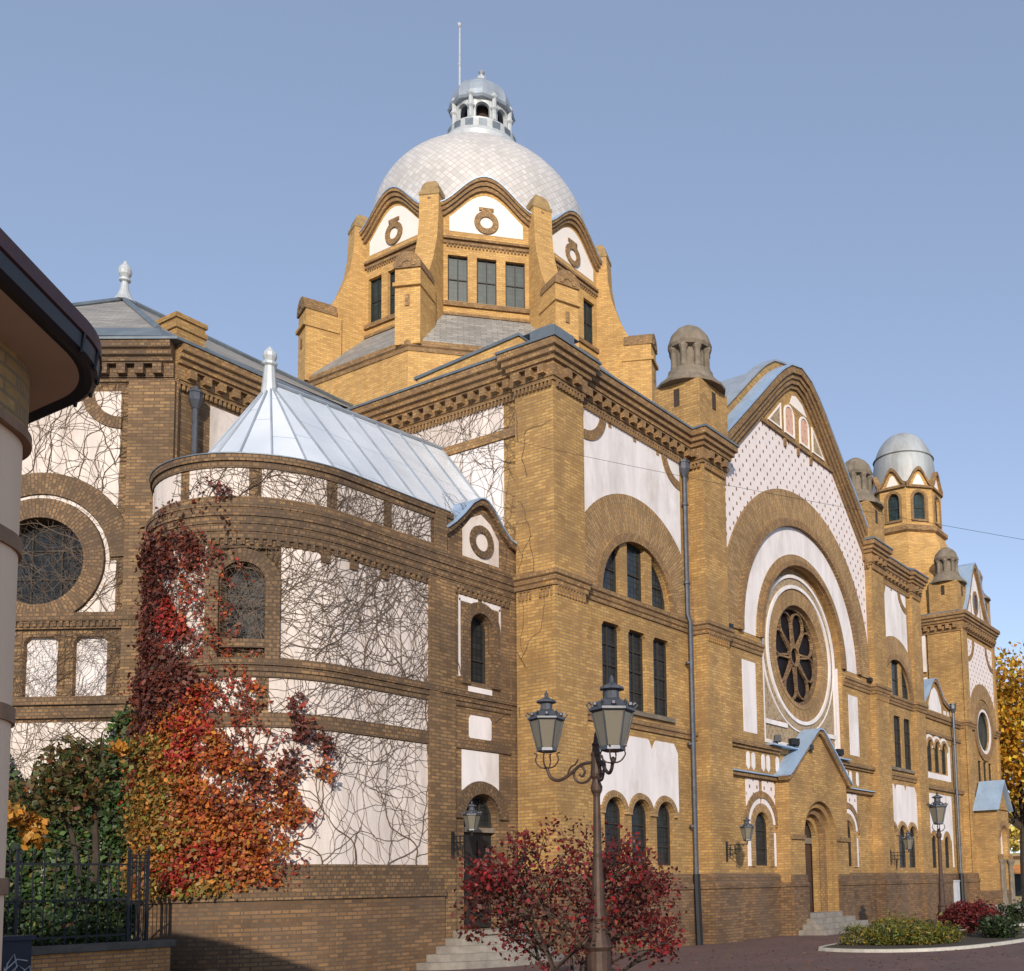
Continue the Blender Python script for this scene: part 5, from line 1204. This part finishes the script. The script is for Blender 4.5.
for dr, df, zl in ((-.62, .28, 3.42), (.2, -.72, 3.36)):
    dv = rt * dr + fw * df; L = dv.length; dv /= L
    A = lambda s_, z_: (dv.x * s_ * L, dv.y * s_ * L, z_)
    am = MB().tube(smooth([A(.06, 3.24), A(.3, 3.22), A(.55, 3.1), A(.75, 3.04), A(.92, 3.08), A(1., 3.2), A(1., zl - .2)]), .022, 8)
    am.tube(smooth([A(.08, 3.08), A(.2, 3.0), A(.36, 3.0), A(.45, 3.09), A(.4, 3.18), A(.3, 3.2), A(.23, 3.13), A(.28, 3.07), A(.34, 3.1)]), .017, 6).tube(smooth([A(.58, 3.1), A(.52, 3.19), A(.42, 3.23), A(.36, 3.29)]), .012, 5)
    for k in range(4):
        q = k * PI / 2 + .4; e_ = Vector(A(1., 0)); c, s_ = math.cos(q), math.sin(q)
        am.tube(smooth([(e_.x, e_.y, zl - .22), (e_.x + .09 * c, e_.y + .09 * s_, zl - .2), (e_.x + .15 * c, e_.y + .15 * s_, zl - .12), (e_.x + .13 * c, e_.y + .13 * s_, zl - .04), (e_.x + .17 * c, e_.y + .17 * s_, zl - .02)]), .01, 5)
    am.build('arm', 'pole_iron', t)
    e_ = A(1., 0); lantern(None, e_[0], e_[1], zl + (.04 if dr < 0 else -.02), .77 if dr < 0 else .9, t)
t = thing('street_lamp', 'single lantern street lamp rising behind the small red bush by the kerb', 'street lamp', (10.9, -6.05, 0))
MB().lathe((0, 0), [(.24, 0), (.24, .35), (.16, .42), (.13, .9), (.15, .94), (.1, 1.02), (.09, 1.6), (.07, 1.7), (.075, 1.75), (.065, 1.8), (.055, 3.0), (.085, 3.05), (.09, 3.12), (.06, 3.18), (.05, 3.3)], 12).build('post', 'pole_iron', t)
am = MB()
for k in range(4):
    q = k * PI / 2 + .5; c, s_ = math.cos(q), math.sin(q); am.tube([(0, 0, 3.2), (.13 * c, .13 * s_, 3.24), (.2 * c, .2 * s_, 3.34), (.17 * c, .17 * s_, 3.43)], .014, 5)
am.tube([(-.55, .15, 4.02), (.0, 0, 4.02)], .014, 5).build('cradle', 'iron', t)
lantern(None, 0, 0, 3.5, 1.0, t)
def wall_lantern(x, y, z, d, label, s=.75):
    t = thing('wall_lantern', label, 'wall lamp', (x, y, z))
    m = MB().box(FY(0), -.04, .04, -.5, .12, .0, .03)
    F = FX(0)
    for zz in (0, -.14, -.28): m.box(F, -d * (1 - (-zz) * 1.6), -.03, zz - .012, zz + .012, -.012, .012)
    for q in (.2, .4, .6, .8): m.box(F, -d * q - .01, -d * q + .01, -.28 * (1 - q) - .12 * (q < .7), 0, -.0125, .0125)
    m.tube([(0, -d, -.01), (0, -d, .1)], .02, 6).build('bracket', 'iron', t)
    lantern(None, 0, -d, .15, s, t)
wall_lantern(-2.28, 1.34, 3.05, .62, 'black wall lantern on a bracket beside the side door arch', .7)
wall_lantern(7.72, -.3, 2.98, .75, 'black wall lantern on a bracket left of the main porch, past the long downpipe', .75)
wall_lantern(21.0, -.3, 2.95, .8, 'black wall lantern on the pier right of the main porch', .8)
def floodlight(x, y, z, yaw_, label, cat='floodlight', s=1.):
    t = thing('floodlight', label, cat, (x, y, z), None, yaw_)
    MB().cube(-.17 * s, .17 * s, -.12 * s, .1 * s, .1 * s, .32 * s).build('lamp_body', 'iron', t)
    MB().cube(-.02, .02, -.02, .02, -.01, .12 * s).box(FY(-.0), -.2 * s, -.175 * s, .08 * s, .24 * s, -.02, .02).box(FY(0), .175 * s, .2 * s, .08 * s, .24 * s, -.02, .02).box(FY(0), -.2 * s, .2 * s, .06 * s, .085 * s, -.02, .02).build('bracket', 'iron', t)
floodlight(11.6, -.15, 6.53, .6, 'black floodlight lying furthest from the porch gable on the left ledge')
floodlight(12.75, -.2, 6.53, -.5, 'black floodlight on the ledge just left of the porch gable')
floodlight(13.45, -.5, 6.42, .3, 'black floodlight fixed on the blue slope of the porch gable', s=.8)
floodlight(16.6, -.15, 6.53, -.3, 'black floodlight on the ledge right of the porch gable')
floodlight(8.6, -.12, 9.94, 0, 'small dark spotlight on the brick string course left of the rose window', s=.7)
floodlight(20.0, -.12, 9.94, 0, 'small dark spotlight on the brick string course right of the rose window', s=.7)
t = thing('meter_box', 'small white meter box on the wall beside the further downpipe', 'box', (30.35, .2, .5))
MB().cube(-.3, .3, -.12, .0, 0, 1.2).cube(-.33, .33, -.15, .0, 1.2, 1.26).build('cabinet', 'box_white', t); MB().cube(-.24, .24, -.135, -.12, .1, 1.1).build('cabinet_door', 'box_white', t)

# overhead cable
c0 = Vector((-5.0, 7.42, 15.28)); c1 = Vector((2.6, -11.9, 9.05)); m = MB()
m.tube([c0.lerp(c1, i / 20) + Vector((0, 0, -.22 * math.sin(PI * i / 20))) for i in range(21)], .0045, 5)
tag(m.build('overhead_cable', 'iron'), 'thin dark cable strung across in front of the brick walls', 'cable')

# ------------------------------------------------------------------ red tree, planting bed
t = thing('red_maple', 'small dark red leaved tree right behind the double street lamp', 'tree', (-9.85, -8.32, 0))
tr = MB(); tipsP = []
def twig(p, d, L, r, dep):
    q = p + d * L; mid = p + d * L * .5 + Vector((random.gauss(0, .03), random.gauss(0, .03), .02)); 
    if math.hypot(q.x, q.y) > 1.42 or q.z > 2.95: tipsP.append(mid); return
    tr.tube([p, mid, q], [r, r * .85, r * .7], 5)
    if dep == 0: tipsP.append(q); return
    for i in range(3 if dep > 1 else 4):
        nd_ = (d + Vector((random.gauss(0, .55), random.gauss(0, .55), random.gauss(-.02, .3)))).normalized(); twig(q, nd_, L * random.uniform(.6, .85), r * .65, dep - 1)
    tipsP.append(q)
for i in range(9):
    a = i * 2 * PI / 9 + random.uniform(-.2, .2); el = random.uniform(.7, 1.25)
    twig(Vector((.05 * math.cos(a), .05 * math.sin(a), .0)), Vector((math.cos(a) * math.cos(el), math.sin(a) * math.cos(el), math.sin(el))), random.uniform(.75, 1.0), .03, 3)
tr.build('trunk', 'bark', t)
tp_ = np.array([tuple(q) for q in tipsP]); tp_ = tp_[tp_[:, 2] > .5]
rad = np.hypot(tp_[:, 0], tp_[:, 1]); tp_ = tp_[(rad < 1.42) & (tp_[:, 2] < 2.95)]
P = np.repeat(tp_, 13, 0) + RNG.normal(0, .085, (len(tp_) * 13, 3)); extra = np.concatenate([clump((.0, 0, 1.6), (1.35, 1.35, 1.1), 1500, .5), clump((.4, -.5, 1.6), (.9, .9, .7), 700, .3)]); P = np.concatenate([P, extra[extra[:, 2] > .7]])
if len(P) > 17000: P = P[RNG.permutation(len(P))[:17000]]
bright = (vnoise(P[:, 0] * 2 + P[:, 1], P[:, 2] * 2, 2.2, 41) > .60)[:, None]
cols = np.where(bright, pick(len(P), [(.26, .018, .02), (.2, .017, .018), (.13, .017, .016)], [3, 3, 2]), pick(len(P), [(.115, .022, .016), (.15, .03, .02), (.075, .018, .014), (.2, .065, .03)], [4, 3, 3, 1.5]))
leaves('crown', P, RNG.uniform(.026, .05, len(P)), cols, t)
bedp = [(4.2, -4.9), (3.5, -6.0), (3.3, -7.2), (3.8, -8.3), (5.4, -9.0), (8.8, -9.35), (13, -9.2), (15.5, -7.6), (14.5, -5.6), (9.5, -4.6)]
def rounded(poly, it=2):
    for _ in range(it):
        o = []
        for a, b in zip(poly, poly[1:] + poly[:1]): o += [(a[0] * .75 + b[0] * .25, a[1] * .75 + b[1] * .25), (a[0] * .25 + b[0] * .75, a[1] * .25 + b[1] * .75)]
        poly = o
    return poly
def bed(poly, nm=''):
    q = rounded(poly); tag(MB().prism(q, -.05, .06).build('planting_bed', 'soil'), kind='structure')
    tag(MB().sweep(q, [(0, -.05), (.14, -.05), (.1, .075), (.0, .08)] if sum((b[0] - a[0]) * (b[1] + a[1]) for a, b in zip(q, q[1:] + q[:1])) < 0 else [(0, -.05), (-.14, -.05), (-.1, .075), (0, .08)], True).build('kerb', 'kerb'), kind='structure')
bed(bedp); bed([(18.5, -3.6), (17.5, -5.2), (19, -6.6), (24, -6.8), (34, -6.2), (34, -4.6), (26, -3.4)])
JG = [(.12, .14, .02), (.26, .20, .02), (.07, .10, .022), (.36, .23, .025)]
bush('low_juniper', 'low spreading yellow green juniper at the front of the planting bed', 'shrub', (6.2, -6.4, .05), [(-.5, .8, .2, .6, .55), (.3, .3, .35, .65, .6), (-.7, -.1, .22, .6, .5), (-.4, -1.0, .2, .6, .5), (.8, -.5, .25, .6, .6), (.3, -1.3, .2, .5, .5)], 9000, .06, JG, [3, 2, 3, 1.2], asp=.25)
bush('red_bush', 'rounded dark red bush in the planting bed in front of the single lamp', 'shrub', (10.7, -7.0, .05), [(0, 0, .55, .62), (.3, .4, .6, .45), (-.2, -.4, .55, .5), (.1, .7, .5, .35)], 6000, .045, [(.16, .02, .02), (.10, .018, .016), (.22, .026, .022)], [3, 3, 1.5])
bush('green_shrub', 'small dark green shrub right of the red bush near the kerb', 'shrub', (8.9, -8.35, .05), [(0, 0, .3, .45), (.2, .3, .3, .32), (-.1, -.3, .28, .35)], 1800, .055, DG, [4, 4, 3, .5, .1])
bush('green_shrub', 'wide dark green shrub in the further bed by the frame edge', 'shrub', (21.5, -5.4, .05), [(0, 0, .35, .6), (.6, -.6, .4, .7), (.2, .6, .3, .5), (1.4, -1.0, .4, .7)], 2600, .07, DG, [4, 4, 3, .3, .1])

# ------------------------------------------------------------------ golden tree and far background
def tree(name, label, x, y, h, blobs, n, size, pal, wts, tr_r=.3, group=None):
    t = thing(name, label, 'tree', (x, y, 0), group)
    m = MB().tube([(0, 0, -.2), (.1, .05, h * .18), (.25, .0, h * .38), (.2, .1, h * .6), (.2, .1, h * .85)], [tr_r, tr_r * .85, tr_r * .65, tr_r * .4, tr_r * .12], 9)
    for b in blobs: m.tube([(.2, .05, h * .3), (b[0] * .5, b[1] * .5, (b[2] + h * .3) * .5), (b[0], b[1], b[2])], [tr_r * .4, tr_r * .25, tr_r * .08], 6)
    m.build('trunk', 'bark', t)
    P = []
    for b in blobs:
        k = int(n * b[3] ** 2 / sum(q[3] ** 2 for q in blobs)); c = clump(b[:3], (b[3], b[3], b[3] * .8), 26, .4)
        P.append(c[RNG.integers(0, 26, k)] + RNG.normal(0, b[3] * .22, (k, 3)))
    P = np.concatenate(P); leaves('crown', P, RNG.uniform(size * .6, size * 1.2, len(P)), pick(len(P), pal, wts, .3), t)
GP = [(.62, .33, .02), (.55, .24, .015), (.68, .45, .05), (.38, .22, .02), (.28, .2, .03)]
tree('golden_tree', 'tall golden leaved tree beyond the corner tower', 43.7, .4, 15.5, [(0, -1, 12, 3.4), (-1.5, 2.2, 10.5, 2.4), (1, -4, 11, 3), (2, 1, 13.4, 2.6), (-2, -2, 8.6, 2.4), (0, 1.5, 7.6, 2.2), (2, -4, 7.8, 2.6), (-.8, 2.8, 12.6, 2.0), (-2, 3.2, 9, 2), (-1, 2.4, 6.6, 1.8)], 19000, .19, GP, [4, 3, 2, 2, 1.5], .34)
GB = 'background trees'
tree('yellow_tree', 'pale yellow tree far behind the shop', 70, 12, 11, [(0, 0, 7, 3.2), (-2, 3, 6, 2.6), (2, -3, 6.5, 2.8), (0, 1, 4.5, 2.6)], 6000, .28, [(.66, .5, .12), (.6, .4, .06), (.5, .42, .12)], [3, 2, 1], .3)
t = thing('shop_building', 'low yellow shop with an orange awning far off by the frame edge', 'shop', (64, 6, 0), None, R(-30))
MB().cube(-.3, 12, -9, 3, 0, 3.6).cube(-.6, 12.2, -9.3, 3.3, 3.6, 3.85).build('wall', 'house', t)
MB().loft([[(-1.6, -8, 2.2), (-.3, -8, 2.75), (-.3, 2.6, 2.75), (-1.6, 2.6, 2.2)], [(-1.6, -8, 2.28), (-.3, -8, 2.9), (-.3, 2.6, 2.9), (-1.6, 2.6, 2.28)]]).build('awning', 'orange', t)
for k in range(3):
    w_ = MB().cube(-.34, -.3, -7.4 + k * 3.2, -5.2 + k * 3.2, .5, 2.2).build('window', 'glass', t)
bush('red_hedge', 'dark red hedge in front of the far shop', 'hedge', (52.5, .8, 0), [(0, 0, .7, 1.), (.3, -1.6, .7, 1.), (.2, 1.5, .6, .9), (.6, -3.2, .7, 1.)], 3600, .1, [(.12, .03, .02), (.07, .02, .016), (.16, .05, .02)], [3, 2, 1])

# ------------------------------------------------------------------ ground
def sheet(name, poly, z, m): o = MB().add([(x, y, z) for x, y in poly], [tuple(range(len(poly)))]).build(name, m); return tag(o, kind='structure')
M['earth'] = plain('dark_ground', (.10, .08, .065), 1., var=.3, scale=.5)
sheet('ground', [(-900, -900), (900, -900), (900, 900), (-900, 900)], -.012, 'earth')
sheet('pavement', [(-60, -60), (80, -60), (80, 7.9), (-9.0, 7.9), (-9, 2.7), (-60, 2.7)], 0., 'pavers')
nL = 900; P = np.c_[RNG.uniform(-6, 14, nL), RNG.uniform(-11, -2, nL), np.full(nL, .012)]
lv = leaves('fallen_leaves', P, RNG.uniform(.03, .06, nL), pick(nL, [(.28, .12, .03), (.18, .06, .025), (.35, .2, .05)], [2, 2, 1]), nrm=np.tile((0, 0, 1.), (nL, 1)), flat=.15); tag(lv, kind='stuff')

SUN_AZ, SUN_EL = R(218), R(20)      # direction towards the sun, measured from +X


# ------------------------------------------------------------------ light, sky, camera
S = Vector((math.cos(SUN_AZ) * math.cos(SUN_EL), math.sin(SUN_AZ) * math.cos(SUN_EL), math.sin(SUN_EL)))
ld = bpy.data.lights.new('sun', 'SUN'); ld.energy = SUN_E; ld.angle = R(.5); ld.color = (1, .89, .74)
lo = bpy.data.objects.new('sun', ld); COL.objects.link(lo); lo.rotation_euler = S.to_track_quat('Z', 'Y').to_euler()
w = bpy.data.worlds.new('World'); scn.world = w; w.use_nodes = True; nt = w.node_tree
sky = nt.nodes.new('ShaderNodeTexSky'); sky.sky_type = 'NISHITA'; sky.sun_disc = False; sky.sun_elevation = SUN_EL
sky.sun_rotation = PI / 2 - SUN_AZ; sky.air_density = SKY[0]; sky.dust_density = SKY[1]; sky.ozone_density = SKY[2]; sky.altitude = SKY[5]
bg = nt.nodes['Background']; bg.inputs['Strength'].default_value = SKY[3]; hs = nt.nodes.new('ShaderNodeHueSaturation'); hs.inputs['Saturation'].default_value = SKY[4]; nt.links.new(sky.outputs['Color'], hs.inputs['Color']); hz_ = nt.nodes.new('ShaderNodeMix'); hz_.data_type = 'RGBA'; hz_.inputs[0].default_value = .45; hz_.inputs[7].default_value = (1.22, 1.66, 2.5, 1); nt.links.new(hs.outputs['Color'], hz_.inputs[6]); nt.links.new(hz_.outputs[2], bg.inputs['Color'])
f, cx, y0, cyaw, cpit, crol = 1094.92, 741.38, 775.072, .520505402, .104260672, .0286310229
cam = bpy.data.cameras.new('camera'); co = bpy.data.objects.new('camera', cam); COL.objects.link(co); scn.camera = co
cam.sensor_width = 36; cam.lens = 36 * f / 1024; cam.shift_x = -(cx - 512) / 1024; cam.shift_y = (y0 - 485.5) / 1024; cam.clip_end = 3000; cam.clip_start = .1
cyw, syw, cp, spt = math.cos(cyaw), math.sin(cyaw), math.cos(cpit), math.sin(cpit)
fwv = Vector((cyw * cp, syw * cp, spt)); rv = Vector((syw, -cyw, 0)); dv = fwv.cross(rv)
c_, s_ = math.cos(crol), math.sin(crol); r2 = rv * c_ + dv * s_; d2 = dv * c_ - rv * s_
mat4 = Matrix((( r2.x, -d2.x, -fwv.x, -21.45711), (r2.y, -d2.y, -fwv.y, -17.6315), (r2.z, -d2.z, -fwv.z, 1.6), (0, 0, 0, 1)))
co.matrix_world = mat4
scn.view_settings.view_transform = 'Standard'; scn.view_settings.look = 'None'; scn.view_settings.exposure = EXPO; scn.view_settings.gamma = 1
scn.render.resolution_x, scn.render.resolution_y = 1024, 971
